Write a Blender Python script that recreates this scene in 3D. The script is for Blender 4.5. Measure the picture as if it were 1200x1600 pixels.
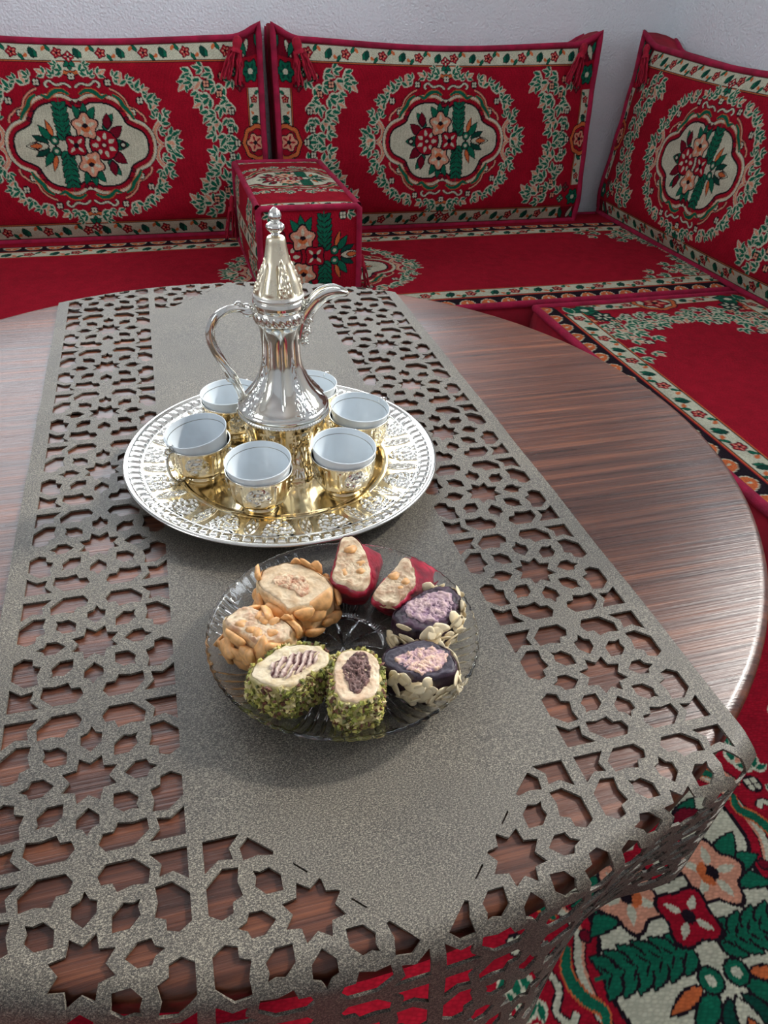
import bpy, bmesh, math, random
import numpy as np
from mathutils import Vector, Matrix
from mathutils.geometry import delaunay_2d_cdt

for o in list(bpy.data.objects):
    bpy.data.objects.remove(o)
scene = bpy.context.scene
C = scene.collection
PI = math.pi

# ------------------------------------------------------------------ camera
CAM = np.array([-0.05129, -0.66788, 0.80777])
RT = np.array([0.9627357, -0.2678754, 0.0371850])
UP = np.array([0.1297331, 0.5780852, 0.8055972])
FW = np.array([0.2372957, 0.7707531, -0.5912956])
FPX = 1168.84
cam_d = bpy.data.cameras.new('camera')
cam = bpy.data.objects.new('camera', cam_d)
C.objects.link(cam)
cam_d.sensor_fit = 'VERTICAL'
cam_d.sensor_height = 36.0
cam_d.sensor_width = 27.0
cam_d.lens = FPX / 1600 * 36.0
cam_d.clip_start = 0.02
cam_d.clip_end = 50
M4 = Matrix(((RT[0], UP[0], -FW[0], CAM[0]), (RT[1], UP[1], -FW[1], CAM[1]), (RT[2], UP[2], -FW[2], CAM[2]), (0, 0, 0, 1)))
cam.matrix_world = M4
scene.camera = cam


def at(px, z):
    """point on the horizontal plane z seen at photo pixel px (1200x1600)"""
    d = FW + RT * (px[0] - 600) / FPX + UP * (800 - px[1]) / FPX
    return CAM + d * (z - CAM[2]) / d[2]


# ------------------------------------------------------------------ world, sun, exposure
world = bpy.data.worlds.new('world')
scene.world = world
world.use_nodes = True
bg = world.node_tree.nodes['Background']
bg.inputs[0].default_value = (0.86, 0.93, 1.0, 1)
bg.inputs[1].default_value = 9.0
sun_d = bpy.data.lights.new('sun', 'SUN')
sun_d.energy = 4.5
sun_d.angle = math.radians(5)
sun_d.color = (1.0, 0.95, 0.87)
sun = bpy.data.objects.new('sun', sun_d)
C.objects.link(sun)
sun.location = (3, 2, 3)
SUN_DIR = Vector((0.80, 0.24, 0.62)).normalized()
sun.rotation_euler = (-SUN_DIR).to_track_quat('-Z', 'Y').to_euler()
vs = scene.view_settings
vs.view_transform = 'Standard'
vs.look = 'None'
vs.gamma = 1
vs.use_curve_mapping = False
vs.exposure = -0.16

ZT = 0.40          # table top
TR = 0.501         # table radius
TCX, TCY = .004, -.004   # table centre
rng = np.random.default_rng(7)
random.seed(7)


# ------------------------------------------------------------------ helpers: objects
def lin(r, g, b):
    c = np.array([r, g, b], float) / 255
    return tuple(np.where(c <= .04045, c / 12.92, ((c + .055) / 1.055) ** 2.4).tolist())


def mesh_np(name, V, F, col=None, tone=None, smooth=True):
    """V (n,3), F (m,k) ints with k 3 or 4 -> mesh datablock"""
    V = np.asarray(V, np.float32).reshape(-1, 3)
    F = np.asarray(F, np.int32)
    me = bpy.data.meshes.new(name)
    n, m, k = len(V), len(F), F.shape[1]
    me.vertices.add(n)
    me.vertices.foreach_set('co', V.ravel())
    me.loops.add(m * k)
    me.loops.foreach_set('vertex_index', F.ravel())
    me.polygons.add(m)
    me.polygons.foreach_set('loop_start', np.arange(0, m * k, k, dtype=np.int32))
    me.polygons.foreach_set('use_smooth', np.full(m, smooth))
    if col is not None:
        a = me.attributes.new('Col', 'FLOAT_COLOR', 'POINT')
        c = np.ones((n, 4), np.float32)
        c[:, :3] = np.asarray(col).reshape(-1, 3)
        a.data.foreach_set('color', c.ravel())
    if tone is not None:
        a = me.attributes.new('tone', 'FLOAT', 'POINT')
        a.data.foreach_set('value', np.asarray(tone, np.float32).ravel())
    me.update(calc_edges=True)
    me.validate()
    return me


def obj(name, me, mat=None, parent=None):
    o = bpy.data.objects.new(name, me)
    C.objects.link(o)
    if mat is not None and me is not None and len(me.materials) == 0:
        me.materials.append(mat)
    if parent is not None:
        o.parent = parent
    return o


def empty(name, loc=(0, 0, 0), rot=(0, 0, 0), parent=None):
    o = bpy.data.objects.new(name, None)
    o.empty_display_size = 0.03
    C.objects.link(o)
    o.location = loc
    o.rotation_euler = rot
    if parent is not None:
        o.parent = parent
    return o


def tag(o, label, cat, group=None, kind=None):
    o['label'] = label
    o['category'] = cat
    if group:
        o['group'] = group
    if kind:
        o['kind'] = kind
    return o


def copy_tree(o, parent=None):
    c = o.copy()
    C.objects.link(c)
    c.parent = parent
    for ch in list(o.children):
        copy_tree(ch, c)
    return c


def grid_faces(ny, nx, wrap=False, off=0):
    i = np.arange(ny - 1)[:, None]
    j = np.arange(nx if wrap else nx - 1)[None, :]
    a = i * nx + j
    b = i * nx + (j + 1) % nx
    c = (i + 1) * nx + (j + 1) % nx
    d = (i + 1) * nx + j
    return np.stack([a, b, c, d], -1).reshape(-1, 4) + off


def lathe(name, prof, n=96, disp=None, tone=None, flip=False):
    """prof list of (r,z); disp(theta,i)->(dr,dz) arrays optional"""
    prof = np.array(prof, float)
    th = np.linspace(0, 2 * PI, n, endpoint=False)
    r = np.repeat(prof[:, :1], n, 1)
    z = np.repeat(prof[:, 1:2], n, 1)
    T = np.repeat(th[None], len(prof), 0)
    if disp is not None:
        dr, dz = disp(T, r, z)
        r = r + dr
        z = z + dz
    V = np.stack([r * np.cos(T), r * np.sin(T), z], -1)
    F = grid_faces(len(prof), n, True)
    if flip:
        F = F[:, ::-1]
    tn = None if tone is None else tone(T, r, z)
    return mesh_np(name, V, F, tone=tn)


def smooth_curve(pts, n, closed=False):
    P = np.array(pts, float)
    m = len(P)
    if closed:
        t = np.linspace(0, m, n, endpoint=False)
    else:
        t = np.linspace(0, m - 1, n)
    i = np.floor(t).astype(int)
    if not closed:
        i = np.minimum(i, m - 2)
    f = (t - i)[:, None]

    def g(k):
        return P[k % m] if closed else P[np.clip(k, 0, m - 1)]
    p0, p1, p2, p3 = g(i - 1), g(i), g(i + 1), g(i + 2)
    return .5 * (2 * p1 + (p2 - p0) * f + (2 * p0 - 5 * p1 + 4 * p2 - p3) * f ** 2 + (3 * p1 - p0 - 3 * p2 + p3) * f ** 3)


def tube_vf(P, rad, k=8, closed=False, twist=0, lobes=0, lobe_amp=0):
    """tube around polyline P"""
    P = np.asarray(P, float)
    n = len(P)
    rad = np.broadcast_to(np.asarray(rad, float), (n,))
    if closed:
        T = np.roll(P, -1, 0) - np.roll(P, 1, 0)
    else:
        T = np.gradient(P, axis=0)
    T /= np.linalg.norm(T, axis=1)[:, None] + 1e-12
    N = np.zeros_like(P)
    ref = np.array([0, 0, 1.]) if abs(T[0][2]) < .9 else np.array([1., 0, 0])
    v = ref - T[0] * (ref @ T[0])
    N[0] = v / np.linalg.norm(v)
    for i in range(1, n):
        v = N[i - 1] - T[i] * (N[i - 1] @ T[i])
        N[i] = v / (np.linalg.norm(v) + 1e-12)
    B = np.cross(T, N)
    a = np.linspace(0, 2 * PI, k, endpoint=False)[None]
    s = np.linspace(0, 1, n)[:, None]
    rr = rad[:, None] * (1 + lobe_amp * np.cos(lobes * a + twist * s))
    V = P[:, None] + N[:, None] * (np.cos(a) * rr)[..., None] + B[:, None] * (np.sin(a) * rr)[..., None]
    if closed:
        V = np.concatenate([V, V[:1]], 0)
        return V.reshape(-1, 3), grid_faces(n + 1, k, True)
    V = V.reshape(-1, 3)
    F = grid_faces(n, k, True)
    V = np.concatenate([V, P[:1], P[-1:]], 0)
    c0, c1 = n * k, n * k + 1
    j = np.arange(k)
    j2 = (j + 1) % k
    cap0 = np.stack([j2, j, np.full(k, c0), np.full(k, c0)], -1)
    cap1 = np.stack([(n - 1) * k + j, (n - 1) * k + j2, np.full(k, c1), np.full(k, c1)], -1)
    return V, np.concatenate([F, cap0, cap1], 0)


def tri_fix(F):
    return F


def join_vf(parts):
    V, F, o = [], [], 0
    for v, f in parts:
        V.append(np.asarray(v))
        F.append(np.asarray(f) + o)
        o += len(v)
    return np.concatenate(V), np.concatenate(F)


def mesh_quads(name, V, F, **kw):
    """quads, some degenerate (last index repeated) -> from_pydata"""
    F = np.asarray(F)
    deg = F[:, 2] == F[:, 3]
    if not deg.any():
        return mesh_np(name, V, F, **kw)
    fl = [tuple(f[:3]) if d else tuple(f) for f, d in zip(F.tolist(), deg)]
    me = bpy.data.meshes.new(name)
    me.from_pydata([tuple(v) for v in np.asarray(V).tolist()], [], fl)
    me.polygons.foreach_set('use_smooth', [True] * len(fl))
    me.update()
    return me


def box_vf(x0, x1, y0, y1, z0, z1):
    V = np.array([(x, y, z) for z in (z0, z1) for y in (y0, y1) for x in (x0, x1)], float)
    F = np.array([(0, 2, 3, 1), (4, 5, 7, 6), (0, 1, 5, 4), (2, 6, 7, 3), (0, 4, 6, 2), (1, 3, 7, 5)])
    return V, F


def bevel_box(name, x0, x1, y0, y1, z0, z1, b=.004, seg=2):
    bm = bmesh.new()
    V, F = box_vf(x0, x1, y0, y1, z0, z1)
    vs_ = [bm.verts.new(v) for v in V]
    for f in F:
        bm.faces.new([vs_[i] for i in f])
    bmesh.ops.bevel(bm, geom=bm.edges[:], offset=b, segments=seg, affect='EDGES', profile=.5)
    me = bpy.data.meshes.new(name)
    bm.to_mesh(me)
    bm.free()
    return me


def smoothstep(t):
    t = np.clip(t, 0, 1)
    return t * t * (3 - 2 * t)


# ------------------------------------------------------------------ helpers: materials
def new_mat(name):
    m = bpy.data.materials.new(name)
    m.use_nodes = True
    nt = m.node_tree
    return m, nt, nt.nodes['Principled BSDF']


def nd(nt, typ, **kw):
    n = nt.nodes.new(typ)
    for k, v in kw.items():
        setattr(n, k, v)
    return n


def tex_noise(nt, scale, detail=2, rough=.5, vec=None, mapscale=None):
    tc = nd(nt, 'ShaderNodeTexCoord')
    n = nd(nt, 'ShaderNodeTexNoise')
    n.inputs['Scale'].default_value = scale
    n.inputs['Detail'].default_value = detail
    n.inputs['Roughness'].default_value = rough
    if mapscale:
        mp = nd(nt, 'ShaderNodeMapping')
        mp.inputs['Scale'].default_value = mapscale
        nt.links.new(tc.outputs['Object'], mp.inputs[0])
        nt.links.new(mp.outputs[0], n.inputs['Vector'])
    else:
        nt.links.new(tc.outputs['Object'], n.inputs['Vector'])
    return n


def ramp(nt, src, stops):
    r = nd(nt, 'ShaderNodeValToRGB')
    els = r.color_ramp.elements
    while len(els) < len(stops):
        els.new(.5)
    for e, (p, c) in zip(els, stops):
        e.position = p
        e.color = (*c, 1)
    nt.links.new(src, r.inputs[0])
    return r


def bump(nt, bsdf, src, strength=.3, dist=.001, prev=None):
    b = nd(nt, 'ShaderNodeBump')
    b.inputs['Strength'].default_value = strength
    b.inputs['Distance'].default_value = dist
    nt.links.new(src, b.inputs['Height'])
    if prev is not None:
        nt.links.new(prev.outputs[0], b.inputs['Normal'])
    nt.links.new(b.outputs[0], bsdf.inputs['Normal'])
    return b


def simple(name, col, rough=.5, metal=0., nscale=None, namt=.25, bstr=0, bscale=60, bdist=.001, **kw):
    m, nt, b = new_mat(name)
    b.inputs['Base Color'].default_value = (*col, 1)
    b.inputs['Roughness'].default_value = rough
    b.inputs['Metallic'].default_value = metal
    for k, v in kw.items():
        b.inputs[k.replace('_', ' ')].default_value = v
    if nscale:
        n = tex_noise(nt, nscale, 4)
        lo = tuple(c * (1 - namt) for c in col)
        hi = tuple(min(1, c * (1 + namt)) for c in col)
        r = ramp(nt, n.outputs[0], [(.3, lo), (.7, hi)])
        nt.links.new(r.outputs[0], b.inputs['Base Color'])
    if bstr:
        n2 = tex_noise(nt, bscale, 3)
        bump(nt, b, n2.outputs[0], bstr, bdist)
    return m


def woven(name, stitch=420., pile=0.35):
    """carpet fabric: colour from the woven pattern, ribbed stitches"""
    m, nt, b = new_mat(name)
    at_ = nd(nt, 'ShaderNodeAttribute', attribute_name='Col')
    n = tex_noise(nt, 35, 3)
    r = ramp(nt, n.outputs[0], [(.25, (.82, .82, .82)), (.75, (1.1, 1.1, 1.1))])
    mx = nd(nt, 'ShaderNodeMix', data_type='RGBA', blend_type='MULTIPLY')
    mx.inputs[0].default_value = 1
    nt.links.new(at_.outputs['Color'], mx.inputs[6])
    nt.links.new(r.outputs[0], mx.inputs[7])
    tc = nd(nt, 'ShaderNodeTexCoord')
    vo = nd(nt, 'ShaderNodeTexVoronoi')
    vo.inputs['Scale'].default_value = stitch
    vo.inputs['Randomness'].default_value = .55
    mp = nd(nt, 'ShaderNodeMapping')
    mp.inputs['Scale'].default_value = (.55, 1, 1)
    mp.inputs['Rotation'].default_value = (0, 0, .5)
    nt.links.new(tc.outputs['Object'], mp.inputs[0])
    nt.links.new(mp.outputs[0], vo.inputs['Vector'])
    r2 = ramp(nt, vo.outputs['Distance'], [(.0, (1.1, 1.1, 1.1)), (.7, (.58, .58, .58))])
    mx2 = nd(nt, 'ShaderNodeMix', data_type='RGBA', blend_type='MULTIPLY')
    mx2.inputs[0].default_value = .8
    nt.links.new(mx.outputs[2], mx2.inputs[6])
    nt.links.new(r2.outputs[0], mx2.inputs[7])
    nt.links.new(mx2.outputs[2], b.inputs['Base Color'])
    inv = nd(nt, 'ShaderNodeMath', operation='SUBTRACT')
    inv.inputs[0].default_value = 1
    nt.links.new(vo.outputs['Distance'], inv.inputs[1])
    bump(nt, b, inv.outputs[0], pile, .0012)
    b.inputs['Roughness'].default_value = .95
    b.inputs['Specular IOR Level'].default_value = .15
    return m


def plated(name, rough=.14):
    """silver and gold plate, tone attribute 0 silver .. 1 gold"""
    m, nt, b = new_mat(name)
    a = nd(nt, 'ShaderNodeAttribute', attribute_name='tone')
    r = ramp(nt, a.outputs['Fac'], [(.0, (.70, .69, .645)), (1., (.84, .72, .49))])
    nt.links.new(r.outputs[0], b.inputs['Base Color'])
    b.inputs['Metallic'].default_value = 1
    b.inputs['Roughness'].default_value = rough
    n = tex_noise(nt, 90, 3)
    r2 = ramp(nt, n.outputs[0], [(.3, (rough * .7,) * 3), (.7, (rough * 1.4,) * 3)])
    nt.links.new(r2.outputs[0], b.inputs['Roughness'])
    return m


M = {}
M['wall'] = simple('white_stucco_paint', (.86, .90, .93), .9, nscale=3, namt=.03, bstr=.8, bscale=150, bdist=.006)
M['ceiling'] = simple('ceiling_paint', (.84, .84, .83), .9, nscale=2, namt=.02)
M['floor'] = simple('floor_laminate', (.28, .20, .14), .5, nscale=9, namt=.3)
M['frame'] = simple('white_window_frame', (.85, .85, .84), .4, nscale=5, namt=.03)
M['weave'] = woven('woven_carpet_fabric', 420, .45)
M['weave_rug'] = woven('woven_rug_fabric', 300, 1.0)
M['crimson'] = simple('crimson_braid', lin(158, 10, 58), .9, nscale=40, namt=.3, bstr=.6, bscale=500, bdist=.002)
M['redcloth'] = simple('red_gusset_cloth', lin(150, 12, 38), .95, nscale=25, namt=.25, bstr=.4, bscale=420, bdist=.001)
M['tassel'] = simple('crimson_tassel_yarn', lin(165, 12, 45), .9, nscale=150, namt=.4)
M['plate'] = plated('silver_and_gold_plate', .13)
M['platepot'] = plated('polished_plate', .10)
M['satin'] = plated('satin_plate', .30)
M['porcelain'] = simple('white_glazed_porcelain', (.62, .67, .705), .12, nscale=4, namt=.015)
M['goldline'] = simple('grey_gold_line', (.30, .29, .25), .25, .7, nscale=20, namt=.1)


def glass_mat():
    m, nt, b = new_mat('pressed_crystal_glass')
    b.inputs['Base Color'].default_value = (.985, .995, 1.0, 1)
    b.inputs['Roughness'].default_value = .015
    b.inputs['IOR'].default_value = 1.36
    b.inputs['Transmission Weight'].default_value = 1
    return m


M['glass'] = glass_mat()


def pane_mat():
    m, nt, b = new_mat('window_pane')
    out = nt.nodes['Material Output']
    tr = nd(nt, 'ShaderNodeBsdfTransparent')
    gl = nd(nt, 'ShaderNodeBsdfGlossy')
    gl.inputs['Roughness'].default_value = .03
    fr = nd(nt, 'ShaderNodeFresnel')
    fr.inputs[0].default_value = 1.3
    mx = nd(nt, 'ShaderNodeMixShader')
    nt.links.new(fr.outputs[0], mx.inputs[0])
    nt.links.new(tr.outputs[0], mx.inputs[1])
    nt.links.new(gl.outputs[0], mx.inputs[2])
    nt.links.new(mx.outputs[0], out.inputs['Surface'])
    return m


M['pane'] = pane_mat()


def wood_mat():
    m, nt, b = new_mat('dark_stained_wood')
    n1 = tex_noise(nt, 1.0, 8, .62, mapscale=(2.6, 95, 20))
    n2 = tex_noise(nt, 1.0, 6, .6, mapscale=(7, 420, 60))
    n3 = tex_noise(nt, 1.0, 3, .5, mapscale=(2.0, 6, 4))
    r1 = ramp(nt, n1.outputs[0], [(.28, lin(36, 20, 16)), (.5, lin(80, 46, 33)), (.72, lin(124, 74, 47))])
    r2 = ramp(nt, n2.outputs[0], [(.3, (.50, .47, .46)), (.62, (1.12, 1.1, 1.08))])
    r3 = ramp(nt, n3.outputs[0], [(.3, (.75, .72, .75)), (.7, (1.2, 1.12, 1.0))])
    mx = nd(nt, 'ShaderNodeMix', data_type='RGBA', blend_type='MULTIPLY')
    mx.inputs[0].default_value = 1
    nt.links.new(r1.outputs[0], mx.inputs[6])
    nt.links.new(r2.outputs[0], mx.inputs[7])
    mx2 = nd(nt, 'ShaderNodeMix', data_type='RGBA', blend_type='MULTIPLY')
    mx2.inputs[0].default_value = 1
    nt.links.new(mx.outputs[2], mx2.inputs[6])
    nt.links.new(r3.outputs[0], mx2.inputs[7])
    nt.links.new(mx2.outputs[2], b.inputs['Base Color'])
    rr = ramp(nt, n1.outputs[0], [(.3, (.26,) * 3), (.7, (.36,) * 3)])
    nt.links.new(rr.outputs[0], b.inputs['Roughness'])
    b1 = bump(nt, b, n2.outputs[0], .6, .0009)
    b.inputs['Specular IOR Level'].default_value = .42
    b.inputs['Coat Weight'].default_value = .08
    b.inputs['Coat Roughness'].default_value = .15
    return m


M['wood'] = wood_mat()


def leather_mat():
    m, nt, b = new_mat('speckled_taupe_leatherette')
    n1 = tex_noise(nt, 2000, 2, .6)
    n2 = tex_noise(nt, 9, 3, .6)
    n3 = tex_noise(nt, 1.0, 3, .6, mapscale=(800, 1300, 1000))
    add = nd(nt, 'ShaderNodeMix', data_type='FLOAT')
    add.inputs[0].default_value = .5
    nt.links.new(n1.outputs[0], add.inputs[2])
    nt.links.new(n3.outputs[0], add.inputs[3])
    r = ramp(nt, add.outputs[0], [(.38, lin(34, 31, 29)), (.5, lin(74, 69, 62)), (.61, lin(140, 134, 120))])
    r2 = ramp(nt, n2.outputs[0], [(.3, (.82, .81, .82)), (.7, (1.12, 1.1, 1.06))])
    mx = nd(nt, 'ShaderNodeMix', data_type='RGBA', blend_type='MULTIPLY')
    mx.inputs[0].default_value = 1
    nt.links.new(r.outputs[0], mx.inputs[6])
    nt.links.new(r2.outputs[0], mx.inputs[7])
    nt.links.new(mx.outputs[2], b.inputs['Base Color'])
    b.inputs['Roughness'].default_value = .55
    b.inputs['Specular IOR Level'].default_value = .45
    bump(nt, b, n1.outputs[0], .35, .0006)
    return m


M['leather'] = leather_mat()


def col_mat(name, rough=.6, nscale=220, amt=.2, bstr=.3, bscale=300, sss=0.):
    m, nt, b = new_mat(name)
    a = nd(nt, 'ShaderNodeAttribute', attribute_name='Col')
    n = tex_noise(nt, nscale, 4, .6)
    r = ramp(nt, n.outputs[0], [(.3, (1 - amt,) * 3), (.7, (1 + amt * .6,) * 3)])
    mx = nd(nt, 'ShaderNodeMix', data_type='RGBA', blend_type='MULTIPLY')
    mx.inputs[0].default_value = 1
    nt.links.new(a.outputs['Color'], mx.inputs[6])
    nt.links.new(r.outputs[0], mx.inputs[7])
    nt.links.new(mx.outputs[2], b.inputs['Base Color'])
    b.inputs['Roughness'].default_value = rough
    if bstr:
        n2 = tex_noise(nt, bscale, 4, .6)
        bump(nt, b, n2.outputs[0], bstr, .0012)
    return m


M['nougat'] = col_mat('nougat_and_filling', .55, 260, .14, .5, 260)
M['skin'] = col_mat('sweet_outer_layer', .35, 200, .3, .7, 180)
M['crumb'] = col_mat('chopped_nut', .6, 400, .25, .3, 600)

# ------------------------------------------------------------------ the room
WX, WY, WH = 1.585, 1.80, 2.55


def structure(o):
    o['kind'] = 'structure'
    return o


V, F = box_vf(-3.2, WX + .15, -3.2, WY + .15, -.06, -.0)
structure(obj('floor', mesh_np('floor', V, F, smooth=False), M['floor']))
V, F = box_vf(-3.2, WX + .15, -3.2, WY + .15, WH, WH + .08)
structure(obj('ceiling', mesh_np('ceiling', V, F, smooth=False), M['ceiling']))
LX, FY = -2.6, -2.8


def wall_with_opening(name, u0, u1, a0, a1, z0, z1, place):
    """wall slab from u0 to u1 with a window opening a0..a1, z0..z1; place maps (ua,ub,za,zb) to a box"""
    V_, F_ = join_vf([place(u0, u1, 0, z0), place(u0, u1, z1, WH), place(u0, a0, z0, z1), place(a1, u1, z0, z1)])
    structure(obj(name, mesh_np(name, V_, F_, smooth=False), M['wall']))


def window(name, c, half, z0, z1, rotz):
    """frame with two sashes, panes and a sill; local y runs along the wall, local -x into the room"""
    w_ = structure(empty(name, (c[0], c[1], z0), (0, 0, rotz)))
    h_ = z1 - z0
    bars = [(-half, half, 0, .05), (-half, half, h_ - .05, h_), (-half, -half + .05, .05, h_ - .05), (half - .05, half, .05, h_ - .05), (-.035, .035, .05, h_ - .05)]
    V_, F_ = join_vf([box_vf(-.03, .03, *q) for q in bars])
    obj('window_frame', mesh_np('window_frame', V_, F_, smooth=False), M['frame'], w_)
    for s_ in (-1, 1):
        y0_, y1_ = sorted((s_ * .035, s_ * (half - .05)))
        V_, F_ = box_vf(-.003, .003, y0_, y1_, .05, h_ - .05)
        obj('pane', mesh_np('pane', V_, F_, smooth=False), M['pane'], w_)
    V_, F_ = box_vf(-.12, -.03, -half - .02, half + .02, -.025, 0)
    obj('window_sill', mesh_np('window_sill', V_, F_, smooth=False), M['frame'], w_)
    # daylight is sampled through the opening
    pd = bpy.data.lights.new(name + '_portal', 'AREA')
    pd.shape = 'RECTANGLE'
    pd.size = h_
    pd.size_y = half * 2
    pd.cycles.is_portal = True
    po = bpy.data.objects.new(name + '_portal', pd)
    C.objects.link(po)
    po.location = (c[0] + .05 * math.cos(rotz), c[1] + .05 * math.sin(rotz), (z0 + z1) / 2)
    po.rotation_euler = (0, PI / 2, rotz)


BW = (-1.15, .97, 1.00, 2.15)
wall_with_opening('wall_back', LX, WX, BW[0], BW[1], BW[2], BW[3], lambda a, b, c, d: box_vf(a, b, WY, WY + .15, c, d))
RWN = (-.75, 1.18, 1.12, 2.15)
wall_with_opening('wall_right', FY, WY + .15, RWN[0], RWN[1], RWN[2], RWN[3], lambda a, b, c, d: box_vf(WX, WX + .15, a, b, c, d))
LWN = (-1.2, -.1, 1.0, 2.15)
wall_with_opening('wall_left', FY, WY + .15, LWN[0], LWN[1], LWN[2], LWN[3], lambda a, b, c, d: box_vf(LX - .15, LX, a, b, c, d))
V, F = box_vf(LX, WX, FY - .15, FY, 0, WH)
structure(obj('wall_front', mesh_np('wall_front', V, F, smooth=False), M['wall']))
window('window_1', ((BW[0] + BW[1]) / 2, WY + .09), (BW[1] - BW[0]) / 2, BW[2], BW[3], PI / 2)
window('window_2', (WX + .09, (RWN[0] + RWN[1]) / 2), (RWN[1] - RWN[0]) / 2, RWN[2], RWN[3], 0)
window('window_3', (LX - .09, (LWN[0] + LWN[1]) / 2), (LWN[1] - LWN[0]) / 2, LWN[2], LWN[3], PI)

# ------------------------------------------------------------------ carpet painter
RED = lin(166, 13, 38)
CREAM = lin(212, 210, 184)
GREEN = lin(18, 108, 80)
DKGREEN = lin(10, 72, 58)
BLACK = lin(32, 20, 30)
ORANGE = lin(216, 112, 62)
PINK = lin(228, 160, 130)
WINE = lin(120, 10, 34)
MAG = lin(160, 10, 58)


class Canvas:
    def __init__(s, xs, ys, base=RED):
        s.xs, s.ys = np.asarray(xs), np.asarray(ys)
        s.c = np.empty((len(ys), len(xs), 3), np.float32)
        s.c[:] = base
        s.tf = (0., 0., 1., 0., 1)

    def frame(s, x=0, y=0, sc=1., rot=0., flip=1):
        s.tf = (x, y, sc, rot, flip)

    def T(s, P):
        x0, y0, sc, rot, fl = s.tf
        P = np.asarray(P, float) * [sc, sc * fl]
        ca, sa = math.cos(rot), math.sin(rot)
        return np.stack([x0 + P[:, 0] * ca - P[:, 1] * sa, y0 + P[:, 0] * sa + P[:, 1] * ca], 1)

    def poly(s, P, col):
        P = s.T(P)
        x0, y0 = P.min(0)
        x1, y1 = P.max(0)
        i0, i1 = np.searchsorted(s.xs, [x0, x1])
        j0, j1 = np.searchsorted(s.ys, [y0, y1])
        if i1 <= i0 or j1 <= j0:
            return
        X = s.xs[None, i0:i1]
        Y = s.ys[j0:j1, None]
        ins = np.zeros((j1 - j0, i1 - i0), bool)
        Q = np.roll(P, -1, 0)
        for (ax, ay), (bx, by) in zip(P, Q):
            if ay == by:
                continue
            cond = (ay > Y) != (by > Y)
            xi = (bx - ax) * (Y - ay) / (by - ay) + ax
            ins ^= cond & (X < xi)
        s.c[j0:j1, i0:i1][ins] = col

    def rect(s, x0, x1, y0, y1, col):
        s.poly([(x0, y0), (x1, y0), (x1, y1), (x0, y1)], col)

    def disc(s, x, y, r, col, n=14, ry=None):
        a = np.linspace(0, 2 * PI, n, endpoint=False)
        s.poly(np.stack([x + r * np.cos(a), y + (ry or r) * np.sin(a)], 1), col)

    def stroke(s, P, w, col, taper=False):
        P = np.asarray(P, float)
        T = np.gradient(P, axis=0)
        T /= np.linalg.norm(T, axis=1)[:, None] + 1e-12
        N = np.stack([-T[:, 1], T[:, 0]], 1)
        ww = np.full(len(P), w / 2)
        if taper:
            ww = ww * (.35 + .65 * np.sin(np.linspace(.15, PI - .1, len(P))))
        s.poly(np.concatenate([P + N * ww[:, None], (P - N * ww[:, None])[::-1]]), col)

    def leaf(s, x, y, ang, ln, wd, fill, line=None, ow=.0022, bend=0.):
        def shape(l, w, off):
            t = np.linspace(0, 1, 8)
            h = w * np.sin(PI * t ** .8) ** .9
            xx = -off + t * (l + 2 * off)
            cy = bend * l * np.sin(PI * t)
            return np.concatenate([np.stack([xx, cy + h], 1), np.stack([xx, cy - h], 1)[::-1]])
        ca, sa = math.cos(ang), math.sin(ang)
        R_ = np.array([[ca, sa], [-sa, ca]])
        if line is not None:
            s.poly(shape(ln, wd + ow, ow) @ R_ + [x, y], line)
        s.poly(shape(ln, wd, 0) @ R_ + [x, y], fill)

    # -- motifs
    def leafy(s, x, y, ang, k=1., pink=False):
        """cream edged leaf spray"""
        for da, l in ((.75, .024), (-.75, .024), (0, .031)):
            s.leaf(x, y, ang + da, l * k, .0072 * k, CREAM)
        for j, (da, l) in enumerate(((.75, .019), (-.75, .019), (0, .025))):
            f = PINK if (pink and j == 2) else GREEN
            dx, dy = math.cos(ang + da) * .004 * k, math.sin(ang + da) * .004 * k
            s.leaf(x + dx, y + dy, ang + da, l * k, .0036 * k, f)

    def dots(s, x, y, k=1., c=CREAM):
        s.disc(x, y, .0105 * k, BLACK)
        for a in range(4):
            s.disc(x + .0052 * k * math.cos(PI / 4 + a * PI / 2), y + .0052 * k * math.sin(PI / 4 + a * PI / 2), .0036 * k, c, 8)

    def flower(s, x, y, r, petal, core, n=5, line=BLACK, rot=0.):
        for rr, c in ((1.14, line), (1, petal)):
            a = np.linspace(0, 2 * PI, 40, endpoint=False)
            f = r * rr * (.86 + .14 * np.cos(n * (a - rot)))
            s.poly(np.stack([x + f * np.cos(a), y + f * np.sin(a)], 1), c)
        for k in range(n):
            a = rot + 2 * PI * k / n
            s.leaf(x + .22 * r * math.cos(a), y + .22 * r * math.sin(a), a, .6 * r, .13 * r, core)
        s.disc(x, y, .24 * r, line)

    def bouquet(s):
        # feathered column, spikes
        for sy in (-1, 1):
            for j in range(6):
                yy = sy * (.012 + .0125 * j)
                k_ = 1.0 - .06 * abs(j - 2.5)
                s.leaf(.036, yy, sy * PI / 2 - .80, .024 * k_, .0056, GREEN, BLACK)
                s.leaf(.036, yy, sy * PI / 2 + .80, .024 * k_, .0056, GREEN, BLACK)
            s.leaf(.036, sy * .01, sy * PI / 2, .088, .0048, GREEN)
            for j in range(7):
                s.leaf(.036, sy * (.016 + .0105 * j), sy * PI / 2 - .8, .012, .0011, BLACK)
                s.leaf(.036, sy * (.016 + .0105 * j), sy * PI / 2 + .8, .012, .0011, BLACK)
            s.leaf(.066, sy * .012, sy * .95, .036, .0070, GREEN, BLACK)
            s.leaf(.06, sy * .02, sy * 1.25, .034, .0045, ORANGE, BLACK)
            s.leaf(.072, sy * .006, sy * .45, .034, .006, DKGREEN, BLACK)
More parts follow.
